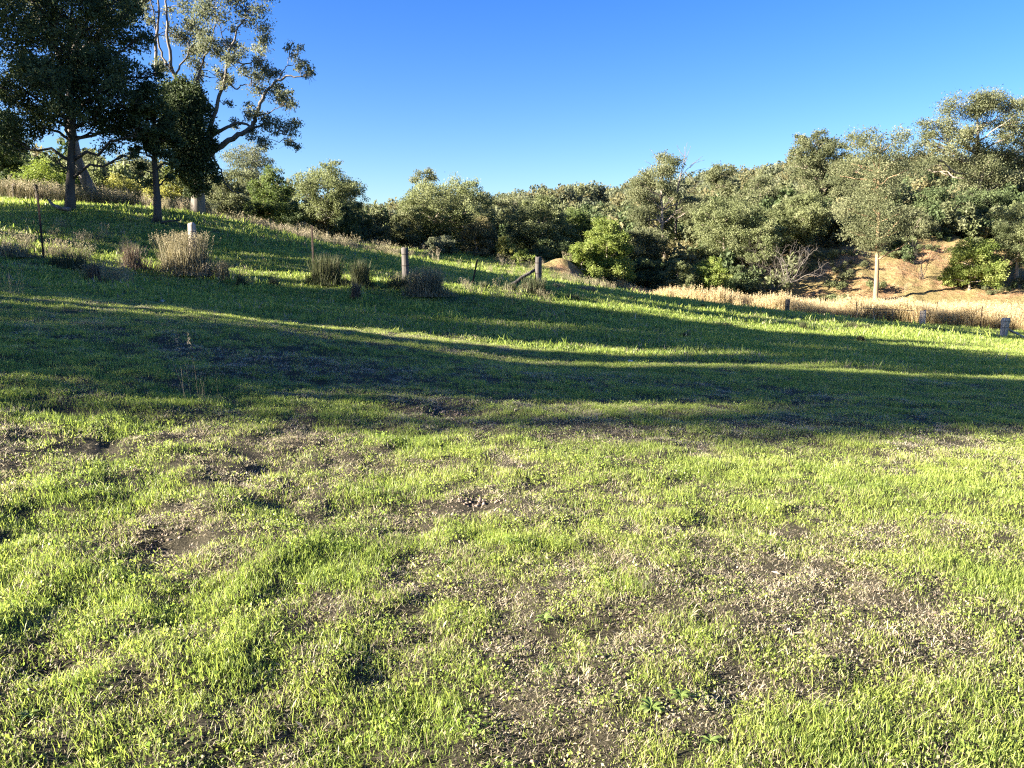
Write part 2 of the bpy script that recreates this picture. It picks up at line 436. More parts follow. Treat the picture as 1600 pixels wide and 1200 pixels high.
# ------------------------------------------------------------------ trees
def dome(cx, top, bot, wd, n, r, d, shape='dome'):
    """clumps of foliage filling a crown outline, in photo pixels at depth d -> (px, py, radius px, depth offset m)"""
    hx, hy = wd / 2, (bot - top) / 2
    m = d / F
    out = []; tries = 0
    base = min(hx, hy) * (1.55 / max(n, 1) ** .42)
    while len(out) < n and tries < 6000:
        tries += 1
        u, v, q = r.uniform(-1, 1, 3)
        if shape == 'cone': lim = 0.18 + 0.82 * (v + 1) / 2
        elif shape == 'bush': lim = math.sqrt(max(0, 1 - (min(v, .5) - .5) ** 2 / 2.4))
        else:
            vv = v + .25
            lim = math.sqrt(max(0, 1 - vv * vv / (1.6 if vv > 0 else .62)))
        if u * u + q * q * .9 > (lim * .95) ** 2: continue
        rad = base * r.uniform(.6, 1.3)
        x = cx + u * (hx - rad * .75); y = (top + bot) / 2 + v * (hy - rad * .8)
        z = q * (hx - rad * .6) * m
        ok = all((x - a) ** 2 + (y - b) ** 2 + ((z - e) / m) ** 2 > (.74 * (rad + c)) ** 2 * (1 - tries / 7000.) for a, b, c, e in out)
        if ok: out.append((x, y, rad, z))
    return out
def build_tree(name, label, cat, base, d, blobs, leafmat, barkmat, nleaf, lsize, trunk_px=6, trunk=None, group=None, droop=.5,
               seed=0, spread=.23, nsub=9, limbs=True, twigs=False, flat=.8, limb_parts=False, limb_r=.32, shell=(.45, 1.0)):
    """base: photo pixel x (foot on the ground at depth d) or a point; blobs: clumps in photo pixels"""
    r = np.random.default_rng(seed + 1000)
    if np.ndim(base) == 0:
        q = P(base, 400, d); foot = np.array([q[0], d, gz(q[0], d)[0]])
    else: foot = np.asarray(base, float)
    root = empty(name, foot); tag(root, label, cat, group)
    m = d / F
    C = np.array([P(a, b, d) + np.array([0, e, 0]) for a, b, c, e in blobs]); Rr = np.array([c * m for a, b, c, e in blobs])
    top = C[:, 2].max(); cxm = np.average(C[:, 0], weights=Rr ** 2); cym = np.average(C[:, 1], weights=Rr ** 2)
    r0 = trunk_px * m / 2
    if trunk is None:
        hi = np.array([cxm + r.normal() * .2, cym, foot[2] + (top - foot[2]) * .82])
        tp = curve(foot - np.array([0, 0, .25]), hi, 0, 9, r, .035)
    else:
        tp = np.array([P(a, b, d) + np.array([0, e, 0]) for a, b, e in trunk])
        s = np.linspace(0, len(tp) - 1, len(tp) * 3)
        tp = np.stack([np.interp(s, np.arange(len(tp)), tp[:, k]) for k in range(3)], 1)
        tp[0, 2] = min(tp[0, 2], gz(tp[0, 0], tp[0, 1])[0] - .2)
    tt = np.linspace(0, 1, len(tp))
    rad = r0 * (1.0 - .78 * tt) * (1 + (.45 if trunk is None else .16) * np.exp(-tt * 14))
    mb = MB(); mb.tube(tp, rad, 10, wob=.14)
    limb_list = []
    for c, q in zip(C, Rr):
        if not limbs: break
        lo = tp[:, 2] < c[2] - .25 * np.linalg.norm(tp[:, :2] - c[:2], axis=1)
        k = np.where(lo)[0]
        k = k[-1] if len(k) else 1
        k = max(k, int(len(tp) * .25))
        a = tp[k]; L = np.linalg.norm(c - a)
        if L < .3: continue
        cv = curve(a, c, .08, 7, r, .10)
        rr0 = min(rad[k] * .7, r0 * limb_r + .004 * L)
        limb_list.append((cv, np.linspace(rr0, max(rr0 * .3, .012), 7)))
        if twigs:
            for _ in range(5):
                dv = r.normal(size=3); dv[2] += .4; dv /= np.linalg.norm(dv)
                s = cv[r.integers(3, 6)]
                limb_list.append((curve(s, c + dv * q * .85, .06, 6, r, .12), np.linspace(rr0 * .4, .008, 6)))
    if limb_parts:
        mb.build('trunk', barkmat, root, foot)
        for cv, rr in limb_list:
            b2 = MB(); b2.tube(cv, rr, 6); b2.build('limb', barkmat, root, foot)
    else:
        for cv, rr in limb_list: mb.tube(cv, rr, 5)
        mb.build('trunk', barkmat, root, foot)
    # foliage
    wts = Rr ** 2 / (Rr ** 2).sum()
    cen = []; tin = []; size = []
    for c, q, wt in zip(C, Rr, wts):
        n = int(nleaf * wt)
        ns_ = max(4, int(nsub * r.uniform(.8, 1.25)))
        dv = r.normal(size=(ns_, 3)); dv[:, 2] += .25; dv /= np.linalg.norm(dv, axis=1)[:, None]
        sc = c + dv * q * r.uniform(shell[0], shell[1], (ns_, 1)) * np.array([1, 1, flat])
        ti = np.clip(.5 + r.normal() * .12 + r.normal(size=ns_) * .2, 0, 1)
        wsub = r.uniform(.5, 1.5, ns_); wsub /= wsub.sum()
        k = r.choice(ns_, n, p=wsub)
        g = r.normal(size=(n, 3)).clip(-2.4, 2.4) * .55
        cen.append(sc[k] + g * q * spread * 2.0 * np.array([1, 1, .75]))
        tin.append(np.clip(ti[k] + r.normal(size=n) * .09, 0, 1))
    cen = np.vstack(cen) ; tin = np.concatenate(tin)
    V, Q, T = leaves(cen, lsize, droop, r, tin)
    obj('crown', mesh_from('crown', V - foot, quads=Q, attrs={'tint': T}), leafmat, root)
    return root
def branching(mb, a, dirv, L, rad, depth, r, spread=.55, kids=3, up=.1, tips=None):
    b = a + dirv * L
    cv = curve(a, b, .02, 5, r, .1)
    mb.tube(cv, np.linspace(rad, rad * .55, 5), 5 if rad > .03 else 3, cap=False)
    if depth == 0:
        return
    for k in range(kids):
        v = dirv + r.normal(size=3) * spread; v[2] += up; v /= np.linalg.norm(v)
        s = cv[-1] if k == 0 else cv[r.integers(2, 5)]
        branching(mb, s, v, L * r.uniform(.55, .85), rad * .55, depth - 1, r, spread, kids, up)

# ------------------------------------------------------------------ instanced ground cover
def scatter(name, pts, rot, scl, idx, attrs, protos):
    at = dict(attrs); at['rot'] = rot; at['scl'] = scl; at['idx'] = np.asarray(idx, np.float32)
    me = mesh_from(name, pts, attrs=at)
    o = obj(name, me, None)
    pc = bpy.data.collections.new(name + '_source')
    for p in protos: pc.objects.link(p)
    g = bpy.data.node_groups.new(name + '_scatter', 'GeometryNodeTree')
    g.interface.new_socket('Geometry', in_out='INPUT', socket_type='NodeSocketGeometry')
    g.interface.new_socket('Geometry', in_out='OUTPUT', socket_type='NodeSocketGeometry')
    ns, L = g.nodes, g.links
    i = ns.new('NodeGroupInput'); out = ns.new('NodeGroupOutput')
    ci = ns.new('GeometryNodeCollectionInfo'); ci.inputs['Collection'].default_value = pc
    ci.inputs['Separate Children'].default_value = True; ci.inputs['Reset Children'].default_value = True
    io = ns.new('GeometryNodeInstanceOnPoints'); io.inputs['Pick Instance'].default_value = True
    def na(n, t):
        q = ns.new('GeometryNodeInputNamedAttribute'); q.data_type = t; q.inputs['Name'].default_value = n
        return [s for s in q.outputs if s.enabled and s.name == 'Attribute'][0]
    L.new(i.outputs[0], io.inputs['Points']); L.new(ci.outputs[0], io.inputs['Instance'])
    L.new(na('idx', 'FLOAT'), io.inputs['Instance Index'])
    L.new(na('rot', 'FLOAT_VECTOR'), io.inputs['Rotation']); L.new(na('scl', 'FLOAT_VECTOR'), io.inputs['Scale'])
    L.new(io.outputs[0], out.inputs[0])
    md = o.modifiers.new('scatter', 'NODES'); md.node_group = g
    return o
def proto(name, me, material):
    o = bpy.data.objects.new(name, me)
    me.materials.append(material)
    return o
def blade_mesh(n, rad, h0, h1, wd, lean, bend, r, segs=3, flat=0.0, power=.5):
    """n curved blades rooted within rad; returns a mesh with tint and tip attributes"""
    V = []; Q = []; T = []; ti = []; tp = []; k = 0
    for b in range(n):
        q = rad * r.random() ** power; th = r.uniform(0, 2 * np.pi)
        a = np.array([q * math.cos(th), q * math.sin(th), -.01])
        h = r.uniform(h0, h1); az = r.uniform(0, 2 * np.pi)
        out = np.array([math.cos(az), math.sin(az), 0.])
        lean_ = abs(r.normal()) * lean + flat
        side = np.array([-math.sin(az), math.cos(az), 0.]); tw = r.uniform(-.9, .9)
        side = side * math.cos(tw) + out * math.sin(tw)
        w0 = wd * r.uniform(.7, 1.3); t_ = r.random()
        p = a.copy(); ang = lean_; bd = bend * r.uniform(.3, 1.7)
        for s in range(segs + 1):
            f = s / segs
            if s < segs:
                wv = w0 * (1 - f * .55) * .5
                V += [p - side * wv, p + side * wv]; ti += [t_] * 2; tp += [f] * 2
            else:
                V += [p]; ti += [t_]; tp += [f]
            p = p + (np.array([0, 0, 1.]) * math.cos(ang) + out * math.sin(ang)) * h / segs
            ang += bd / segs
        for s in range(segs - 1): Q.append((k + 2 * s, k + 2 * s + 1, k + 2 * s + 3, k + 2 * s + 2))
        T.append((k + 2 * segs - 2, k + 2 * segs - 1, k + 2 * segs)); k += 2 * segs + 1
    return np.array(V), np.array(Q).reshape(-1, 4), np.array(T), np.array(ti), np.array(tp)
def blade_proto(name, material, *a, **k):
    V, Q, T, ti, tp = blade_mesh(*a, **k)
    return proto(name, mesh_from(name, V, quads=Q, tris=T, attrs={'tint': ti, 'tip': tp}), material)

#SECTION_STRUCTURE
# ------------------------------------------------------------------ ground
def build_ground():
    rr = [0.0, .25]
    while rr[-1] < 900: rr.append(rr[-1] * 1.028 + .012)
    rr = np.array(rr)
    th = np.concatenate([np.linspace(R(-52), R(52), 520, endpoint=False), np.linspace(R(52), R(308), 130, endpoint=False)])
    X = (rr[:, None] * np.sin(th)[None]).ravel(); Y = (rr[:, None] * np.cos(th)[None]).ravel()
    Z = gz(X, Y)
    n = len(th); m = len(rr)
    i = np.arange(m - 1)[:, None] * n; j = np.arange(n)[None]; k = (j + 1) % n
    Q = np.stack([i + j, i + n + j, i + n + k, i + k], -1).reshape(-1, 4)[::1]
    Q = Q[:, ::-1]
    me = mesh_from('ground', np.c_[X, Y, Z], quads=Q, smooth=True,
                   attrs={'dry': dryness(X, Y), 'bank': bank_mask(X, Y), 'far': sstep(6, 26, np.hypot(X, Y))})
    o = obj('ground', me, M['ground']); tag(o, 'sloping paddock ground running down to the creek and its earth bank', kind='structure')
build_ground()

# far wooded ridges
RIDGE = [(-420, 8), (-250, 7), (-120, 6), (-60, 8), (0, 14), (24, 16), (50, 17), (80, 22), (110, 27), (140, 29), (180, 29), (250, 28), (420, 24)]
def ridge_z(x, y):
    rx = np.array([a for a, b in RIDGE]); rz = np.array([b for a, b in RIDGE])
    top = np.interp(x, rx, rz) + 3.0 * (fbm(x * .02, y * .02, 77, 3) - .5)
    return top * sstep(150, 330, y) - 4 * (1 - sstep(150, 330, y))
def build_hill():
    xs = np.linspace(-420, 420, 120); ys = np.linspace(140, 470, 50)
    X, Y = np.meshgrid(xs, ys); Z = ridge_z(X.ravel(), Y.ravel())
    n = len(xs); i = np.arange(len(ys) - 1)[:, None] * n; j = np.arange(n - 1)[None]
    Q = np.stack([i + j, i + j + 1, i + n + j + 1, i + n + j], -1).reshape(-1, 4)
    m, ns, L = mat('dry_forest_floor')
    tc = ns.new('ShaderNodeTexCoord'); nz = ns.new('ShaderNodeTexNoise'); nz.inputs['Scale'].default_value = .12; nz.inputs['Detail'].default_value = 7
    r = ramp(ns, [(.35, (.07, .075, .03)), (.65, (.17, .15, .075))])
    p = ns.new('ShaderNodeBsdfPrincipled'); p.inputs['Roughness'].default_value = 1; o = ns.new('ShaderNodeOutputMaterial')
    L.new(tc.outputs['Object'], nz.inputs['Vector']); L.new(nz.outputs['Fac'], r.inputs[0]); L.new(r.outputs[0], p.inputs['Base Color']); L.new(p.outputs[0], o.inputs[0])
    ob = obj('hill', mesh_from('hill', np.c_[X.ravel(), Y.ravel(), Z], quads=Q, smooth=True), m)
    tag(ob, 'wooded ridge far behind the creek trees', kind='structure')
    # far-off wood on it
    pr = []
    for v in range(4):
        r = np.random.default_rng(300 + v)
        c = r.normal(size=(900, 3)); c /= np.linalg.norm(c, axis=1)[:, None]
        cl = r.normal(size=(12, 3)) * np.array([1.5, 1.5, 1.4]) + np.array([0, 0, 6.5])
        k = r.integers(0, 12, 900)
        V, Q, T = leaves(cl[k] + c * (r.random((900, 1)) ** .4) * 1.7, .75, .4, r, np.clip(.45 + .25 * r.normal(size=12)[k] + .15 * r.normal(size=900), 0, 1), .6)
        mb = MB(); mb.tube(np.array([[0, 0, -1], [.1, .1, 3], [0, .2, 7]]), [.22, .16, .05], 5, cap=False)
        tv, tq, _ = mb.V[0], mb.Q[0], 0
        V2 = np.vstack([V, tv]); Q2 = np.vstack([Q, tq + len(V)])
        pr.append(proto('far_gum', mesh_from('far_gum', V2, quads=Q2, attrs={'tint': np.r_[T, np.full(len(tv), .9)]}), M[['gumgrey', 'gum', 'gumbrown', 'gumgrey'][v]]))
    r = np.random.default_rng(5)
    n = 3000
    x = r.uniform(-200, 330, n); y = 190 + 170 * r.random(n) ** .8
    z = ridge_z(x, y)
    s = r.uniform(.7, 1.25, n)
    o = scatter('forest', np.c_[x, y, z], np.c_[np.zeros(n), np.zeros(n), r.uniform(0, 6.28, n)], np.c_[s, s, s * r.uniform(.9, 1.2, n)],
                r.integers(0, 4, n), {}, pr)
    tag(o, 'grey-green eucalypt forest covering the far ridges', kind='stuff')
build_hill()

#SECTION_TREES
LS = lambda d: .0021 * d + .015
# --- the stand on the rise, left
r_ = np.random.default_rng(11)
B = dome(95, -75, 150, 270, 22, r_, 30) + dome(135, 60, 250, 215, 14, r_, 30) + dome(25, 90, 240, 110, 8, r_, 30)
B += [(228, 60, 13, 0), (240, 110, 12, .4), (222, 160, 14, -.4), (232, 205, 12, 0), (205, 245, 12, .3), (95, 256, 9, -.3), (215, 20, 12, 0)]
build_tree('dark_tree', 'dense dark evergreen with a straight black trunk, large on the rise at left', 'tree', 110, 30, B, M['dark'], M['barkdark'],
           62000, .125, 15, seed=1, trunk=[(110, 330, 0), (110, 290, 0), (109, 240, .1), (112, 180, .1), (108, 100, 0), (112, 10, 0)], spread=.19, nsub=20, shell=(.5, 1.15), twigs=True)
r_ = np.random.default_rng(12)
B = dome(243, 135, 262, 84, 11, r_, 31) + [(222, 262, 8, 0), (262, 278, 8, .2), (212, 235, 9, 0), (276, 255, 9, -.2), (232, 285, 6, 0)]
build_tree('slender_tree', 'slim dark tree with a thin leaning trunk right of the dense evergreen', 'tree', 247, 31, B, M['dark'], M['barkdark'],
           15000, .12, 12, seed=2, trunk=[(247, 350, 0), (245, 300, 0), (241, 250, 0), (240, 200, 0), (246, 150, 0)], limb_parts=True)
# tall gum wrapped in dark creeper
B = [(290, 20, 24, .5), (310, 55, 22, 0), (345, 20, 26, -1), (375, 8, 20, 0), (395, 35, 22, .5), (330, 75, 22, 0), (285, 75, 22, 1), (262, 50, 20, .5),
     (362, 60, 18, .6), (410, 72, 18, -.5), (398, 100, 20, .3), (420, 105, 17, .5), (378, 105, 18, -.8), (452, 82, 15, 0), (470, 108, 14, .2), (484, 112, 10, 0),
     (398, 140, 22, -.3), (430, 150, 20, .3), (455, 165, 18, -.4), (370, 165, 16, .5), (415, 195, 22, 0), (445, 200, 20, .4), (460, 222, 13, 0), (420, 225, 16, -.4),
     (350, 130, 14, 0), (335, 110, 15, 1), (240, 20, 18, 0), (235, 95, 18, .4), (390, 205, 13, 0), (360, 190, 10, .3), (300, 110, 14, .5), (310, -25, 30, 0), (360, -30, 28, 0),
     (250, -20, 26, 0), (400, -25, 20, 0)]
r_ = np.random.default_rng(21)
B = [(a + r_.normal() * c * .5, b + r_.normal() * c * .45, c * r_.uniform(.4, .62), e + r_.normal() * .5) for a, b, c, e in B for _ in range(3)]
gum = build_tree('tall_gum_tree', 'tall open-crowned gum on the rise, its long bare limbs reaching right against the sky', 'tree', 310, 36, B, M['gumgrey'], M['barkmid'],
           26000, .115, 22, seed=3, limbs=False, trunk=[(310, 340, 0), (309, 300, 0), (312, 250, 0), (308, 200, 0), (303, 165, 0)], droop=.9, spread=.42, nsub=7, shell=(.3, 1.1))
LIMBS = []
def limb_px(root, pts, d, r0, r1, material=M['barkmid'], name='limb'):
    p = np.array([P(a, b, d) + np.array([0, e, 0]) for a, b, e in pts])
    s = np.linspace(0, len(p) - 1, len(p) * 4)
    q = np.stack([np.interp(s, np.arange(len(p)), p[:, k]) for k in range(3)], 1)
    q[1:-1] = (q[:-2] + 2 * q[1:-1] + q[2:]) / 4
    q[1:-1] += np.random.default_rng(int(pts[0][0] * 7 + pts[-1][1])).normal(size=(len(q) - 2, 3)) * .025
    LIMBS.append(q)
    b = MB(); b.tube(q, np.linspace(r0, r1, len(q)), 7)
    return b.build(name, material, root, np.array(root.location))
for pts, a, b in [
    ([(318, 250, 0), (335, 235, 0), (362, 215, 0), (393, 202, 0), (400, 180, 0), (412, 148, 0), (430, 128, 0), (452, 118, 0), (475, 120, 0)], .15, .025),
    ([(318, 240, 0), (328, 215, 0), (345, 203, 0), (375, 190, 0), (395, 198, 0)], .10, .05),
    ([(322, 220, 0), (330, 190, 0), (340, 160, 0), (352, 120, 0), (358, 80, 0), (372, 45, 0), (388, 20, 0)], .11, .02),
    ([(352, 125, 0), (365, 138, .2), (378, 130, .2), (398, 135, 0)], .04, .015),
    ([(357, 95, 0), (380, 100, 0), (402, 95, 0), (415, 75, 0)], .04, .012),
    ([(300, 180, 0), (303, 130, .3), (308, 95, .5), (320, 70, .5), (340, 30, 0)], .08, .02),
    ([(272, 160, 0), (270, 110, .3), (285, 80, .6), (300, 60, .3)], .06, .02),
    ([(306, 190, 0), (290, 140, 0), (268, 110, 0), (263, 60, 0), (258, 20, 0), (262, -30, 0)], .11, .03),
    ([(268, 112, 0), (245, 80, .4), (236, 30, .4), (225, -20, .4)], .06, .02),
    ([(245, 120, 0), (243, 70, 0), (248, 30, 0), (246, -20, 0)], .08, .03),
    ([(395, 200, 0), (420, 190, .2), (440, 205, .3), (458, 222, 0)], .05, .012),
    ([(400, 182, 0), (420, 178, -.2), (445, 168, -.3)], .04, .012),
    ([(412, 150, 0), (400, 140, .2), (390, 120, .2)], .035, .012),
    ([(333, 245, 0), (345, 265, 0), (350, 285, 0), (365, 300, 0), (378, 302, 0)], .05, .012),
    ([(430, 128, 0), (445, 105, .2), (452, 85, 0)], .03, .01),
    ([(358, 80, 0), (345, 60, .3), (345, 25, -.6)], .035, .012)]:
    limb_px(gum, pts, 36, a, b)
LP_ = np.vstack(LIMBS); mbt = MB(); rt = np.random.default_rng(23)
for a, b, c, e in B:
    q = P(a, b, 36) + np.array([0, e, 0])
    d_ = np.linalg.norm(LP_ - q, axis=1) + .8 * np.maximum(0, LP_[:, 2] - q[2])
    st = LP_[np.argmin(d_)]
    mbt.tube(curve(st, q, .10, 6, rt, .16), np.linspace(.022, .006, 6), 4, cap=False)
    for _ in range(4):
        v = rt.normal(size=3) * c * 36 / F * .8; v[2] -= .12
        mbt.tube(curve(q + (st - q) * rt.uniform(0, .35), q + v, .1, 4, rt, .12), np.linspace(.009, .004, 4), 3, cap=False)
tw = mbt.build('twigs', M['barkmid'], gum, np.array(gum.location)); tw['kind'] = 'stuff'
r_ = np.random.default_rng(13)
B = dome(288, 132, 285, 74, 11, r_, 35.4) + [(330, 262, 9, 0), (336, 278, 7, .2), (328, 225, 9, .2), (334, 205, 6, 0), (262, 138, 11, 0), (282, 128, 9, .2), (305, 142, 10, 0), (322, 170, 9, 0), (262, 190, 10, 0), (300, 296, 9, 0), (322, 294, 7, 0), (258, 225, 8, 0), (308, 200, 20, -.4), (312, 240, 17, -.3), (308, 268, 18, -.3), (272, 155, 15, -.3), (298, 168, 19, -.4)]
r2 = np.random.default_rng(14)
C_ = []; T_ = []
for a, b, c, e in B:
    q = P(a, b, 35.4) + np.array([0, e, 0]); rad = c * 35.4 / F
    nn = int(90 + 5.2 * c * c); g = r2.normal(size=(nn, 3)).clip(-2.3, 2.3) * .58
    C_.append(q + g * rad); T_.append(np.clip(.45 + .2 * r2.normal() + .15 * r2.normal(size=nn), 0, 1))
C_ = np.vstack(C_); V, Q, T = leaves(C_, .14, .5, r2, np.concatenate(T_))
obj('creeper', mesh_from('creeper', V - np.array(gum.location), quads=Q, attrs={'tint': T}), M['dark'], gum)
# leaning grey gum behind the evergreen
B = [(60, -10, 50, 0), (150, -30, 50, 1), (205, 0, 26, 0), (225, -25, 30, 0), (10, -30, 50, 0), (165, 20, 22, .5), (110, 60, 30, 1)]
lg = build_tree('leaning_gum_tree', 'thick pale grey gum trunk leaning left behind the black trunk', 'tree', 150, 38, B, M['gum'], M['barkmid'],
           9000, .18, 19, seed=4, limbs=False, trunk=[(152, 322, 0), (136, 285, 0), (120, 250, 0), (110, 190, 0), (108, 120, 0), (120, 60, 0), (150, 10, 0)], droop=.8)
limb_px(lg, [(118, 95, 0), (150, 55, 0), (185, 25, 0), (212, 12, 0), (235, -5, 0), (255, -25, 0)], 38, .16, .08)
limb_px(lg, [(112, 140, 0), (90, 80, 0), (60, 20, 0), (40, -20, 0)], 38, .16, .06)
r_ = np.random.default_rng(15)
build_tree('edge_tree', 'dark leafy tree cut by the left edge of the photo', 'tree', -30, 36, dome(-15, 150, 300, 130, 14, r_, 36), M['darkgreen'], M['barkdark'],
           9500, .17, 12, seed=5, limb_parts=True)

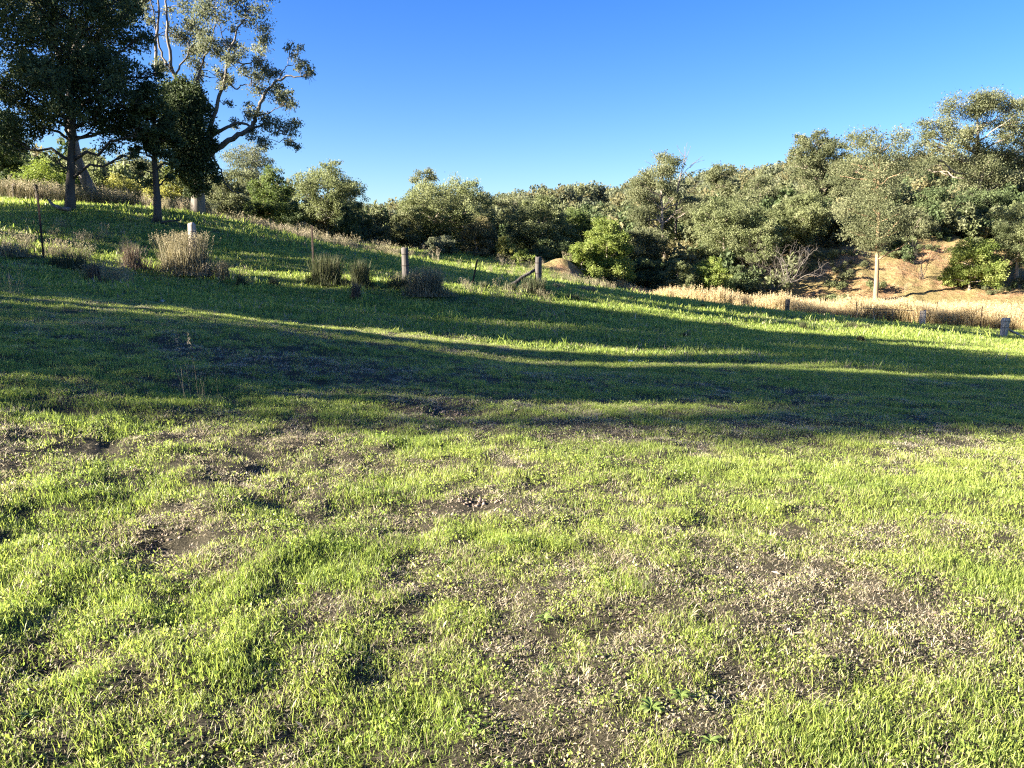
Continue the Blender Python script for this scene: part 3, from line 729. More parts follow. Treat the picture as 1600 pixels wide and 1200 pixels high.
# --- other trees and shrubs: label, kind, outline in the photo (centre x, top, bottom, width), foot x, depth, clumps, leaves, foliage, bark, shape, trunk px
TREES = [
 ('pale feathery tree at the far left behind the small fence posts', 'bushy_tree', 15, 225, 330, 90, 15, 52, 10, 5500, 'bright', 'barkgrey', 'bush', 5),
 ('olive tree between the evergreen and the pale yellow-green tree', 'bushy_tree', 125, 232, 330, 70, 128, 58, 9, 4500, 'gum', 'barkgrey', 'bush', 5),
 ('loose olive tree behind the yellow-green shrub', 'bushy_tree', 215, 232, 330, 95, 215, 60, 11, 5500, 'gum', 'barkgrey', 'bush', 5),
 ('loose golden-green tree behind the slim dark tree', 'bushy_tree', 290, 240, 335, 90, 290, 58, 10, 5000, 'bright', 'barkgrey', 'bush', 5),
 ('dull tree behind the olive bush and the small bright tree', 'bushy_tree', 392, 262, 345, 70, 392, 60, 9, 4500, 'gum', 'barkgrey', 'bush', 5),
 ('pale yellow-green tree glowing behind the fence at far left', 'bushy_tree', 72, 245, 330, 105, 70, 46, 10, 6500, 'bright', 'barkgrey', 'bush', 5),
 ('yellow-green shrub between the leaning trunk and the slim dark tree', 'shrub', 185, 268, 335, 90, 185, 47, 9, 5000, 'yellow', 'barkgrey', 'bush', 4),
 ('golden leafy shrub between the slim dark tree and the creeper-clad trunk', 'shrub', 270, 272, 335, 80, 272, 47, 9, 5000, 'yellow', 'barkgrey', 'bush', 4),
 ('dull olive bush just right of the creeper-clad trunk', 'shrub', 355, 262, 352, 75, 358, 47, 10, 6000, 'gum', 'barkgrey', 'bush', 4),
 ('thin pale gum rising faintly behind the olive bush', 'gum_tree', 388, 222, 300, 85, 385, 70, 9, 2600, 'gumgrey', 'barkgrey', 'dome', 5),
 ('small bright green tree with pale twin trunks on the rise', 'small_tree', 424, 262, 350, 80, 412, 50, 11, 7000, 'green', 'barkpale', 'bush', 6),
 ('round-crowned gum with several bare stems, alone against the sky left of the gap', 'gum_tree', 516, 248, 365, 116, 512, 55, 16, 9500, 'olive', 'barkgrey', 'dome', 6),
 ('small dark bush under the right side of the round-crowned gum', 'bush', 543, 322, 372, 42, 543, 52, 6, 3000, 'darkgreen', 'barkdark', 'bush', 4),
 ('low dark scrub left of the round-crowned gum', 'bush', 462, 318, 372, 50, 462, 54, 6, 2600, 'darkgreen', 'barkdark', 'bush', 4),
 ('sparse greyish tree in the dip between the round gum and the broad tree', 'small_tree', 598, 328, 392, 60, 600, 72, 9, 3000, 'gumgrey', 'barkgrey', 'dome', 4),
 ('pointed tree rising behind the left side of the broad olive tree', 'gum_tree', 664, 264, 390, 56, 664, 72, 11, 4500, 'gum', 'barkbrown', 'cone', 5),
 ('broad domed olive tree left of centre on the skyline', 'broad_tree', 700, 276, 402, 170, 655, 62, 24, 17000, 'olive', 'barkbrown', 'dome', 9),
 ('low spreading olive tree at the left foot of the broad domed tree', 'small_tree', 635, 325, 400, 74, 650, 60, 10, 6000, 'gum', 'barkbrown', 'dome', 5),
 ('pale sage shrub in front of the broad domed tree', 'shrub', 690, 364, 408, 64, 690, 55, 7, 3600, 'gumgrey', 'barkgrey', 'bush', 3),
 ('brownish scrubby tree right of the sage shrub', 'small_tree', 745, 335, 418, 68, 745, 58, 9, 5000, 'gumbrown', 'barkbrown', 'bush', 4),
 ('olive tree filling the gap behind the pair at centre', 'gum_tree', 800, 298, 390, 92, 800, 76, 12, 6000, 'gum', 'barkbrown', 'dome', 6),
 ('full rounded green tree at centre above the yellow bush', 'broad_tree', 842, 306, 408, 126, 840, 63, 17, 11500, 'olive', 'barkbrown', 'dome', 7),
 ('darker green tree between the rounded centre tree and the willowy bush', 'broad_tree', 897, 318, 412, 70, 892, 67, 11, 6500, 'green', 'barkbrown', 'dome', 6),
 ('yellow-flowering bush below the rounded centre tree', 'bush', 788, 368, 410, 46, 790, 57, 6, 3000, 'yellow', 'barkbrown', 'bush', 3),
 ('small yellow-green bush right of the yellow-flowering bush', 'bush', 818, 388, 422, 36, 818, 56, 5, 2200, 'bright', 'barkbrown', 'bush', 3),
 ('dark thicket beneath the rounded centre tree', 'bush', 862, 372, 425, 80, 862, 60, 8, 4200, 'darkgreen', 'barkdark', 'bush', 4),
 ('willowy bright green tree with a pointed top at the left end of the reeds', 'willowy_tree', 948, 332, 448, 92, 950, 59, 18, 14000, 'bright', 'barkbrown', 'bush', 5),
 ('bright green bush spilling down beside the red scrape', 'bush', 912, 372, 446, 70, 908, 57, 10, 7500, 'bright', 'barkbrown', 'bush', 3),
 ('tall two-headed gum with bare limbs above the willowy tree', 'gum_tree', 1035, 262, 372, 92, 1040, 78, 0, 9000, 'gum', 'barkbrown', 'dome', 8),
 ('olive tree at the foot of the two-headed gum', 'gum_tree', 1010, 350, 420, 70, 1012, 70, 9, 5200, 'gum', 'barkbrown', 'dome', 5),
 ('rounded gum crown poking above the ridge line', 'gum_tree', 1131, 247, 330, 58, 1130, 100, 9, 3600, 'gum', 'barkbrown', 'dome', 6),
 ('olive gum right of the two-headed gum', 'gum_tree', 1088, 298, 400, 74, 1085, 84, 12, 6500, 'gum', 'barkbrown', 'dome', 6),
 ('broad olive gum above the round creek bushes', 'broad_tree', 1135, 300, 425, 115, 1130, 73, 17, 11000, 'olive', 'barkbrown', 'dome', 7),
 ('tall bushy gum on the ridge left of the high gum', 'gum_tree', 1185, 272, 390, 86, 1185, 92, 13, 7000, 'gum', 'barkbrown', 'dome', 6),
 ('light green tree over the bare earth slope', 'broad_tree', 1252, 300, 394, 100, 1262, 76, 17, 11500, 'olive', 'barkbrown', 'dome', 7),
 ('olive tree overhanging the bare twiggy bush', 'broad_tree', 1192, 342, 418, 80, 1190, 71, 12, 7500, 'olive', 'barkbrown', 'bush', 5),
 ('high olive gum right of the ridge, leaning left', 'gum_tree', 1275, 194, 330, 98, 1290, 90, 17, 9500, 'gum', 'barkbrown', 'dome', 8),
 ('narrow gum between the high olive gum and the pale-trunked gum', 'gum_tree', 1322, 230, 360, 66, 1325, 88, 11, 5500, 'gum', 'barkbrown', 'dome', 6),
 ('great spreading gum at upper right with open limbs', 'gum_tree', 1525, 146, 320, 150, 1530, 92, 0, 15000, 'gum', 'barkbrown', 'dome', 10),
 ('tall gum cut by the right edge of the photo', 'gum_tree', 1606, 132, 340, 116, 1580, 94, 15, 9500, 'gum', 'barkbrown', 'dome', 9),
 ('dark shaded gum behind the pale-trunked gum', 'gum_tree', 1465, 285, 402, 95, 1470, 84, 13, 7500, 'darkgreen', 'barkdark', 'dome', 7),  # its shade is put into the darker leaf and bark colour
 ('dark shaded gum below the great spreading gum', 'gum_tree', 1540, 288, 400, 95, 1545, 86, 12, 6800, 'darkgreen', 'barkdark', 'dome', 7),  # dark foliage colour stands in for shade under the spreading gum
 ('thinly leaved olive tree right of the pale trunk', 'gum_tree', 1425, 325, 405, 80, 1422, 80, 10, 5200, 'gum', 'barkbrown', 'dome', 5),
 ('leafy green tree at the right edge above the bank', 'broad_tree', 1592, 308, 415, 90, 1592, 68, 14, 9500, 'olive', 'barkbrown', 'bush', 6),
 ('round yellow-green bush on the earth bank at right', 'bush', 1520, 366, 450, 94, 1520, 67, 15, 9500, 'bright', 'barkbrown', 'bush', 4),
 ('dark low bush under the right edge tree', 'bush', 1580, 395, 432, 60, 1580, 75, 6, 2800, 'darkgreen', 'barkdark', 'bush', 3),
 ('pale round bush at the left of the creek bushes behind the reeds', 'bush', 1060, 404, 454, 66, 1060, 59.5, 9, 5200, 'olive', 'barkbrown', 'bush', 3),
 ('bright green round bush in the middle of the creek bushes', 'bush', 1112, 398, 458, 76, 1112, 60, 10, 5200, 'bright', 'barkbrown', 'bush', 3),
 ('dark bush in the hollow at the left end of the reeds', 'bush', 1008, 400, 452, 66, 1008, 64, 8, 4200, 'darkgreen', 'barkdark', 'bush', 3),
 ('small sage bush in front of the willowy tree', 'bush', 958, 418, 452, 40, 958, 58, 5, 2400, 'gumgrey', 'barkbrown', 'bush', 3),
 ('dark green bush left of the bare twiggy bush', 'bush', 1160, 412, 460, 56, 1160, 65, 7, 3800, 'darkgreen', 'barkdark', 'bush', 3),
 ('olive bush at the top of the earth slope left of the pale trunk', 'bush', 1325, 352, 408, 74, 1325, 78, 9, 5000, 'gum', 'barkbrown', 'bush', 3),
 ('scrubby green bush right of the pale trunk on the earth slope', 'bush', 1405, 372, 422, 66, 1405, 77, 7, 3600, 'green', 'barkbrown', 'bush', 3),
]
for i, (lab, kind, cx, top, bot, wd, fx, d, nb, nl, lm, bm, shape, tpx) in enumerate(TREES):
    r_ = np.random.default_rng(500 + i)
    if lab.startswith('tall two-headed'):
        B = [(1050, 258, 15, 0), (1045, 270, 13, .5), (1012, 268, 14, 0), (1004, 280, 12, .6), (1022, 290, 13, -.5), (1000, 310, 15, 0), (1030, 320, 15, .5), (1012, 335, 17, 0),
             (1055, 300, 10, 0), (1060, 335, 14, .4), (1045, 345, 15, -.3), (995, 340, 12, 0), (1075, 320, 12, .3)]
    elif lab.startswith('great spreading'):
        B = [(1480, 185, 20, 0), (1505, 168, 18, .8), (1530, 165, 20, -.8), (1555, 172, 18, .5), (1470, 210, 16, 0), (1500, 205, 18, -1), (1540, 200, 20, .6), (1575, 205, 18, -.4),
             (1478, 240, 20, 0), (1490, 252, 16, 1), (1530, 235, 20, -.6), (1560, 240, 18, .7), (1520, 270, 20, 0), (1550, 275, 20, -.6), (1455, 228, 15, .4), (1448, 205, 14, 0), (1452, 255, 14, -.5), (1500, 290, 18, .5), (1568, 155, 16, .5), (1545, 300, 18, 0), (1590, 240, 16, 0), (1580, 275, 18, 0)]
    else:
        B = dome(cx, top, bot, wd, int(nb * 1.35), r_, d, shape)
    if nb == 0: B = [(a + r_.normal() * c * .6, b + r_.normal() * c * .45, c * r_.uniform(.5, .8), e + r_.normal() * .8) for a, b, c, e in B for _ in range(2)]
    build_tree(kind, lab, 'shrub' if kind in ('shrub', 'bush') else 'tree', fx, d, B, M[lm], M[bm], int(nl * 2.7), LS(d), tpx, seed=20 + i,
               droop=.7 if 'gum' in kind else .3, twigs=nb == 0 or kind == 'gum_tree', nsub=17, spread=.45 if nb == 0 else .18, flat=.75, shell=(.5, 1.12))

# low scrub filling the slopes under and behind the trees
def build_scrub():
    r = np.random.default_rng(46); pr = []
    for k, mk in enumerate(('gum', 'olive', 'darkgreen', 'gumbrown')):
        rk = np.random.default_rng(850 + k)
        cl = rk.normal(size=(9, 3)) * np.array([.7, .7, .45]) + np.array([0, 0, .9]); q = rk.integers(0, 9, 1100)
        g = rk.normal(size=(1100, 3)); g *= (rk.random((1100, 1)) ** .4) / np.linalg.norm(g, axis=1)[:, None]
        V, Q, T = leaves(cl[q] + g * .55, .26, .3, rk, np.clip(.5 + .2 * rk.normal(size=9)[q] + .15 * rk.normal(size=1100), 0, 1), .5)
        pr.append(proto('scrub_%d' % k, mesh_from('scrub', V, quads=Q, attrs={'tint': T}), M[mk]))
    pts = []; sc = []
    def patch(px0, px1, d0, d1, n, s):
        for _ in range(n):
            px = r.uniform(px0, px1); d = r.uniform(d0, d1); q = P(px, 400, d)
            pts.append((q[0], d, gz(q[0], d)[0] - .2)); sc.append(s * r.uniform(.6, 1.4))
    patch(1180, 1750, 80, 87, 120, 1.2); patch(1190, 1700, 66, 77, 44, .42); patch(1280, 1700, 73, 79, 14, .6); patch(1080, 1750, 86, 140, 260, 1.6); patch(850, 1200, 68, 130, 260, 1.3); patch(560, 900, 66, 120, 240, 1.2)
    patch(-80, 600, 56, 100, 260, 1.2); patch(975, 1200, 63.5, 70, 60, .9)
    p = np.array(pts); n = len(p); s = np.array(sc)
    o = scatter('scrub', p, np.c_[np.zeros(n), np.zeros(n), r.uniform(0, 6.28, n)], np.c_[s, s, s * r.uniform(.7, 1.3, n)], r.integers(0, 4, n), {}, pr)
    tag(o, 'low mixed scrub filling the slopes under and behind the trees', kind='stuff')
build_scrub()

# the gum with the pale trunk standing alone on the bank
r_ = np.random.default_rng(77)
B = dome(1370, 196, 330, 156, 24, r_, 66) + dome(1360, 290, 405, 120, 15, r_, 66)
pg = build_tree('pale_trunk_gum', 'gum with a straight pale orange-brown trunk standing alone at the foot of the bank', 'tree', 1367, 66, B, M['gum'], M['barkpale'],
           30000, LS(66), 7.5, seed=99, trunk=[(1367, 474, 0), (1370, 430, 0), (1371, 380, 0), (1374, 330, 0), (1372, 280, 0), (1376, 225, 0)], droop=.9, nsub=10, limb_r=.22)
limb_px(pg, [(1372, 375, -.2), (1385, 362, -.4), (1398, 348, -.5), (1404, 338, -.5)], 66, .08, .03, M['barkpale'])
limb_px(pg, [(1372, 405, -.2), (1385, 395, -.4), (1400, 388, -.6), (1412, 380, -.6)], 66, .09, .03, M['barkpale'])
limb_px(pg, [(1371, 340, -.2), (1362, 325, -.4), (1352, 310, -.5)], 66, .07, .03, M['barkpale'])

# bare wood
def bare(name, label, cat, px, d, py, H, rad, n, depth, seed, material, spread=.5, kids=3, up=.15, lean=.5):
    r = np.random.default_rng(seed)
    q = P(px, py, d); z = gz(q[0], d)[0] if py == 400 else q[2]
    root = empty(name, (q[0], d, z)); tag(root, label, cat)
    for k in range(n):
        v = np.array([r.normal() * lean, r.normal() * lean * .6, 1.]); v /= np.linalg.norm(v)
        mb = MB(); branching(mb, np.array([q[0], d, z - .1]) + r.normal(size=3) * np.array([.15, .15, 0]), v, H * r.uniform(.35, .5), rad, depth, r, spread, kids, up)
        mb.build('branch', material, root, (q[0], d, z))
    return root
dt = empty('dead_tree', (P(1056, 400, 80)[0], 80, gz(P(1056, 400, 80)[0], 80)[0])); tag(dt, 'dead leafless tree whose bare branches fan above the two-headed gum', 'tree')
limb_px(dt, [(1056, 420, 0), (1056, 350, 0), (1058, 300, 0), (1064, 270, 0)], 80, .16, .07, M['barkmid'], 'trunk')
for pts in [[(1064, 272, 0), (1070, 245, 0), (1074, 222, 0)], [(1064, 275, 0), (1082, 255, 0), (1101, 250, 0)], [(1062, 285, 0), (1080, 270, .4), (1095, 264, .6), (1105, 262, .6)],
            [(1060, 290, 0), (1068, 258, -.4), (1068, 230, -.5)], [(1058, 300, 0), (1035, 262, .2), (1022, 238, .3), (1016, 232, .3)], [(1064, 268, 0), (1076, 240, .2), (1080, 228, .2)],
            [(1070, 268, 0), (1088, 285, 0), (1108, 280, 0)], [(1035, 262, .2), (1020, 258, .3), (1008, 250, .3)], [(1056, 320, 0), (1080, 300, .3), (1100, 275, .3)],
            [(1078, 262, 0), (1090, 250, .1), (1098, 244, .1)], [(1070, 245, 0), (1062, 236, .1), (1058, 226, .1)]]:
    limb_px(dt, pts, 80, .034, .012, M['barkmid'], 'branch')
bare('bare_bush', 'leafless grey twiggy bush spilling over the reeds left of the earth slope', 'shrub', 1205, 66, 455, 4.4, .032, 8, 3, 1, M['barkdark'], .6, 3, .0, .7)
bare('bare_bush', 'leafless pale shrub on the earth slope right of the pale trunk', 'shrub', 1440, 70, 436, 3.6, .032, 6, 3, 2, M['barkdark'], .6, 3, .1, .6)
bare('bare_bush', 'small leafless shrub under the dark thicket at the foot of the earth slope', 'shrub', 1232, 67, 440, 4.0, .04, 5, 3, 3, M['barkmid'], .7, 3, .0, .8)

# trees up the slope beyond the left edge, which throw the long shadows over the paddock
SH = []                                     # x, y0 (where the shadow axis crosses x = 0), height, crown radius, crown bottom
for x, y0, H, cr, lo in [(-70, 7.2, 33, 2.8, 17.5), (-62, 10.3, 27, 2.6, 13.0), (-29, 9.6, 12, 2.7, 2.2), (-31, 14.4, 13, 1.6, 2.6), (-28, 18.0, 11, 1.5, 2.2), (-32, 22.5, 12, 1.5, 3),
                     (-30, 34.8, 14, 2.8, 1), (-42, 10.7, 16, 2.5, 3), (-45, 17.0, 17, 1.5, 3), (-41, 20.6, 14, 1.3, 3), (-46, 24.0, 15, 1.3, 4), (-58, 12.4, 18, 1.9, 4), (-60, 19.0, 17, 1.6, 4),
                     (-34, 28.2, 10, 1.3, 1.5), (-31, 30.4, 9, 1.2, 1.5), (-52, 23.4, 13, 1.1, 3), (-71, 7.6, 33, 2.3, 18.5), (-33, 32.6, 12, 1.8, 1), (-38, 29.0, 12, 1.2, 2), (-48, 21.8, 13, 1.1, 2), (-50, 31.6, 14, 1.3, 3), (-40, 37.5, 12, 1.6, 2)]:
    SH.append((x, y0 + SUN_AZ_S * x, H, cr, lo))
shade_mesh = []
for v in range(3):
    r = np.random.default_rng(900 + v)
    cc = []; cl = []
    for _ in range(16):
        c = np.array([r.normal() * .42, r.normal() * .42, r.uniform(.1, .9)])
        cl.append(c)
        g = r.normal(size=(340, 3)); g *= (r.random((340, 1)) ** .4) / np.linalg.norm(g, axis=1)[:, None]
        cc.append(c + g * r.uniform(.26, .42) * np.array([1, 1, .42]))
    V, Q, T = leaves(np.vstack(cc), .075, .6, r, r.random(16 * 340), .6)
    V[:, 2] = np.clip(V[:, 2], 0, 1)
    mb = MB()
    mb.tube(np.array([(0, 0, -.45), (.02, .01, -.1), (.05, .0, .4), (0, .03, .8)]), [.08, .065, .045, .015], 8)
    for c in cl: mb.tube(curve((.03, .0, .05), c, .08, 6, r, .1), np.linspace(.028, .006, 6), 5)
    tm = mesh_from('shade_trunk', np.vstack(mb.V), quads=np.vstack(mb.Q), tris=np.vstack(mb.T), smooth=True)
    shade_mesh.append((mesh_from('shade_crown', V, quads=Q, attrs={'tint': T}), tm))
for i, (x, y, H, cr, lo) in enumerate(SH):
    z = gz(x, y)[0]
    root = empty('shade_tree', (x, y, z))
    tag(root, 'tree up the slope beyond the left edge, throwing shade over the paddock', 'tree', 'shade trees beyond the left edge')
    cm, tm = shade_mesh[i % 3]
    for nm, me, mt in (('trunk', tm, M['barkgrey']), ('crown', cm, M['gum'])):
        o = obj(nm, me, mt, root); o.location = (0, 0, lo); o.scale = (cr, cr, H - lo); o.rotation_euler = (0, 0, 0)

#SECTION_OBJECTS
# ------------------------------------------------------------------ fence posts
def split_post(name, label, px, py_top, py_bot, d, wpx, lean=(0, 0), group=None, seed=0, material='postwood', stay=None):
    r = np.random.default_rng(seed)
    a = P(px, py_bot, d); g = gz(a[0], d)[0]; top = P(px, py_top, d)[2]
    H = top - g; wd = wpx * d / F / 2
    root = empty(name, (a[0], d, g)); tag(root, label, 'fence post', group)
    n = 9; th = np.linspace(0, 2 * np.pi, n, endpoint=False)
    prof = wd * (1 + .22 * r.normal(size=n).clip(-1, 1))
    lv = np.array([-.3, 0, .3, .6, .85, .97, 1.0]) * 1.0
    V = []
    for k, f in enumerate(lv):
        s = 1 + .06 * r.normal(); s *= .93 if f == 1.0 else 1
        for j in range(n):
            zz = f * H + (r.uniform(-.03, .05) if f == 1.0 else 0)
            V.append((prof[j] * s * math.cos(th[j]) + lean[0] * max(f, 0), prof[j] * s * math.sin(th[j]) + lean[1] * max(f, 0), zz if f >= 0 else -.3))
    V.append((lean[0], lean[1], H * .985))
    m = len(lv); Q = [(k * n + j, k * n + (j + 1) % n, (k + 1) * n + (j + 1) % n, (k + 1) * n + j) for k in range(m - 1) for j in range(n)]
    T = [((m - 1) * n + j, (m - 1) * n + (j + 1) % n, m * n) for j in range(n)]
    obj('post', mesh_from('post', V, quads=Q, tris=T), M[material], root)
    if stay:
        (x1, y1, e1), (x2, y2, e2) = stay
        b = MB(); q1, q2 = P(x1, y1, d + e1), P(x2, y2, d + e2)
        b.tube(np.linspace(q1, q2, 6) + r.normal(size=(6, 3)) * .012, np.linspace(.055, .075, 6), 7, wob=.25); b.build('stay', M[material], root, np.array([a[0], d, g]))
    # tie wires
    for f in (.55, .85):
        b = MB()
        q = np.linspace(0, 2 * np.pi, 13)
        b.tube(np.c_[np.cos(q) * wd * 1.25 + lean[0] * f, np.sin(q) * wd * 1.25 + lean[1] * f, np.full(13, f * H)], .006, 4, cap=False)
        b.build('tie_wire', M['steel'], root)
    return root
G = 'old timber posts of the paddock fence'
split_post('timber_post', 'pale split timber post rising from the largest straw tussock', 303, 350, 425, 23, 11, (.03, 0), G, 1)
split_post('timber_post', 'grey timber post between two dark rush tussocks, left of centre', 635, 388, 446, 24.5, 10, (-.02, 0), G, 2, 'postshade')  # shade on this post is put into the wood colour
split_post('timber_post', 'grey timber strainer post with a fallen stay leaning against it, at centre', 840, 402, 456, 27, 10, (.01, 0), G, 3, 'postshade', stay=((836, 421, 0), (786, 452, -.4)))
G2 = 'timber posts along the creek fence'
split_post('timber_post', 'pale squat post at the right end of the rusty wire gate', 1441, 486, 508, 52, 10, (0, 0), G2, 4)
split_post('timber_post', 'pale post with a diagonal stay running off the right edge', 1567, 497, 529, 41, 10, (.06, 0), G2, 5, stay=((1571, 512, 0), (1612, 533, .3)))
split_post('timber_post', 'dark stubby post showing over the crest in front of the reeds', 1229, 468, 500, 44, 6, (0, 0), G2, 6, 'postshade')
G3 = 'posts of the old fence on the rise'
split_post('timber_post', 'small dark post at the far left on the rise', 25, 288, 325, 37, 5, (0, 0), G3, 7, 'barkdark')
split_post('timber_post', 'small dark post just behind the nearest steel picket', 60, 288, 325, 37, 5, (0, 0), G3, 8, 'barkdark')
def picket(label, px, py_top, py_bot, d, lean=0.0, seed=0):
    a = P(px, py_bot, d); g = gz(a[0], d)[0]; H = P(px, py_top, d)[2] - g
    me_v = []; T = []; Q = []
    pr = [(.0, .034), (.004, .004), (.03, -.017), (.026, -.023), (0, -.006), (-.026, -.023), (-.03, -.017), (-.004, .004)]
    n = len(pr)
    for z in (-.3, 0, H): me_v += [(x + lean * max(z, 0), y, z) for x, y in pr]
    for k in range(2): Q += [(k * n + j, k * n + (j + 1) % n, (k + 1) * n + (j + 1) % n, (k + 1) * n + j) for j in range(n)]
    me_v.append((lean * H, 0, H)); T = [(2 * n + j, 2 * n + (j + 1) % n, 3 * n) for j in range(n)]
    o = obj('steel_picket', mesh_from('steel_picket', me_v, quads=Q, tris=T), M['steel'], None, (a[0], d, g))
    tag(o, label, 'fence picket', 'steel star pickets of the paddock fence')
picket('dark steel picket standing alone at far left of the rise', 68, 304, 394, 21)
picket('dark upright steel picket at the left side of a dark rush tussock', 491, 352, 440, 24)
picket('dark steel picket leaning to the right, out in the open grass', 738, 405, 448, 27, .21)
# rusty gate by the creek
def gate():
    a, b = P(1340, 484, 50), P(1428, 486, 52)
    za, zb = gz(a[0], a[1])[0], gz(b[0], b[1])[0]
    root = empty('wire_gate', (a[0], a[1], za)); tag(root, 'low rusty pipe gate with thin uprights in front of the reeds', 'gate')
    off = np.array([a[0], a[1], za])
    ta, tb = np.array([a[0], a[1], za + .95]), np.array([b[0], b[1], zb + .95])
    def bar(n, p, q, r): m = MB(); m.tube(np.linspace(p, q, 3), r * .8, 6); m.build(n, M['barkmid'], root, off)
    bar('rail', ta, tb, .025); bar('rail', ta - [0, 0, .8], tb - [0, 0, .8], .02)
    for f in (0, .28, .62, 1): 
        t = ta + (tb - ta) * f; bar('upright', t - [0, 0, .95], t + [0, 0, .02], .022)
gate()
for px, top, bot, d, lab in [(1337, 470, 492, 52, 'thin steel picket at the left end of the rusty gate'), (1281, 466, 486, 54, 'thin steel picket in the reeds left of the rusty gate'),
                             (1462, 472, 500, 54, 'thin steel picket in the reeds right of the squat post'), (1532, 478, 505, 52, 'thin steel picket among the reeds left of the stayed post')]:
    picket(lab, px, top, bot, d)

# ------------------------------------------------------------------ tussocks
def tussock(name, label, px, py, d, wpx, hpx, n, material, cat='grass tussock', group=None, seed=0, lean=.16, bend=.34, wd=.015, heads=False):
    r = np.random.default_rng(seed + 50)
    q = P(px, py, d); z = gz(q[0], d)[0]
    m = d / F
    n = int(n * (2.2 if wd > .01 else 1))
    V, Q, T, ti, tp = blade_mesh(n, wpx * m * .42, hpx * m * .45, hpx * m * 1.05, wd, lean, bend, r, 4)
    if wd > .01:
        for q_, h_, l_ in ((.62, .45, .5), (.85, .22, .7)):
            V2, Q2, T2, t2, p2 = blade_mesh(int(n * .6), wpx * m * q_, hpx * m * h_ * .4, hpx * m * h_, wd * 1.1, l_, .7, r, 3)
            Q = np.vstack([Q, Q2 + len(V)]); T = np.vstack([T, T2 + len(V)]); V = np.vstack([V, V2]); ti = np.r_[ti, t2 * .7]; tp = np.r_[tp, p2 * .5]
    if heads:
        # loose seed heads on the taller stems
        tips = V[np.where(tp == 1.0)[0]]
        tips = tips[tips[:, 2] > np.percentile(tips[:, 2], 55)]
        c = np.repeat(tips, 9, 0) + r.normal(size=(len(tips) * 9, 3)) * np.array([.012, .012, .05])
        lv, lq, lt = leaves(c, .035, .2, r, np.clip(.6 + .2 * r.normal(size=len(c)), 0, 1))
        Q = np.vstack([Q, lq + len(V)]); V = np.vstack([V, lv]); ti = np.r_[ti, lt]
    o = obj(name, mesh_from(name, V, quads=Q, tris=T, attrs={'tint': ti}), M[material], None, (q[0], d, z))
    tag(o, label, cat, group)
GT = 'rush tussocks along the paddock fence'
tussock('straw_tussock', 'largest straw-coloured tussock, wrapped around the pale split post', 291, 424, 22.8, 80, 62, 520, 'rush', group=GT, seed=1, heads=True)
tussock('rush_tussock', 'small dark tussock just right of the straw tussock', 345, 424, 22.6, 26, 34, 160, 'rush', group=GT, seed=2)
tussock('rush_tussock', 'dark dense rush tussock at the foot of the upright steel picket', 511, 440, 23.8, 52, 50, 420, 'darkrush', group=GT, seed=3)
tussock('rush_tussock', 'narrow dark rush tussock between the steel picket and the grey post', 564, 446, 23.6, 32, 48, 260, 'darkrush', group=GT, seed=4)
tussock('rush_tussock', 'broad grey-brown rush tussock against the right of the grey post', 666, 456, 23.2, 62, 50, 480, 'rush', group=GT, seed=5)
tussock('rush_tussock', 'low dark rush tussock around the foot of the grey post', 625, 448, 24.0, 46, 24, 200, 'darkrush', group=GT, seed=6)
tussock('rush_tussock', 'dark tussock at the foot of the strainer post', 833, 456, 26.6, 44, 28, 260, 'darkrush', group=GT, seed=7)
tussock('dock_plant', 'reddish-brown dock stalks standing in the grass in front of the straw tussock', 150, 436, 18.5, 18, 34, 60, 'redrush', 'weed', seed=8, lean=.12)
tussock('rush_tussock', 'thin brown tussock left of the straw tussock', 208, 418, 22, 32, 42, 150, 'redrush', group=GT, seed=9)
tussock('dock_plant', 'dark brown thistle clump below the narrow rush tussock', 556, 462, 21.5, 14, 30, 90, 'redrush', 'weed', seed=10)
tussock('rush_tussock', 'low dark scrubby clump right of the nearest steel picket', 105, 396, 20.5, 60, 26, 260, 'darkrush', group=GT, seed=11, lean=.35)
tussock('rush_tussock', 'dark scrubby clump at the left edge below the rise', 15, 398, 20.5, 60, 26, 260, 'rush', group=GT, seed=12, lean=.3)
tussock('rush_tussock', 'tiny dark clump in the sun streak right of the straw tussock', 377, 436, 21.8, 16, 22, 70, 'darkrush', group=GT, seed=13)
tussock('rush_tussock', 'tiny dark clump between the straw tussock and the steel picket', 428, 438, 22.5, 18, 14, 70, 'darkrush', group=GT, seed=14)
tussock('rush_tussock', 'low dark clump left of the fallen stay', 756, 452, 26, 18, 14, 80, 'darkrush', group=GT, seed=15)
tussock('rush_tussock', 'low dark clump under the fallen stay', 795, 455, 26, 26, 14, 90, 'darkrush', group=GT, seed=16)
GF = 'small dark tussocks scattered over the shaded paddock'
for k, (px, py, d, wp, hp, lab) in enumerate([(895, 474, 27, 24, 12, 'dark tussock just right of centre below the strainer post'), (870, 456, 31, 26, 12, 'faint pale tussock right of the strainer post'),
      (918, 458, 34, 30, 12, 'pale tussock farther right of the strainer post'), (1098, 474, 34, 10, 10, 'tiny dark tussock on the crest in front of the creek bushes'),
      (1255, 512, 30, 12, 14, 'upright dark tussock alone right of centre'), (1330, 508, 34, 22, 11, 'dark tussock just below the crest, left of a pair'),
      (1352, 509, 34, 18, 10, 'dark tussock just below the crest, right of a pair'), (1345, 526, 27, 12, 12, 'dark tussock below the pair on the crest'),
      (1463, 516, 38, 26, 8, 'low dark tussock below the squat post'), (1125, 506, 27, 44, 8, 'long low dark tussock in the middle of the shaded slope'),
      (985, 470, 32, 12, 8, 'tiny dark tussock below the left end of the reeds'), (1070, 528, 21, 18, 9, 'low dark tussock left of the middle of the shaded slope')]):
    tussock('paddock_tussock', lab, px, py, d, wp, hp, 90 + wp * 2, 'rush' if 'pale' in lab else 'darkrush', group=GF, seed=30 + k, lean=.3)
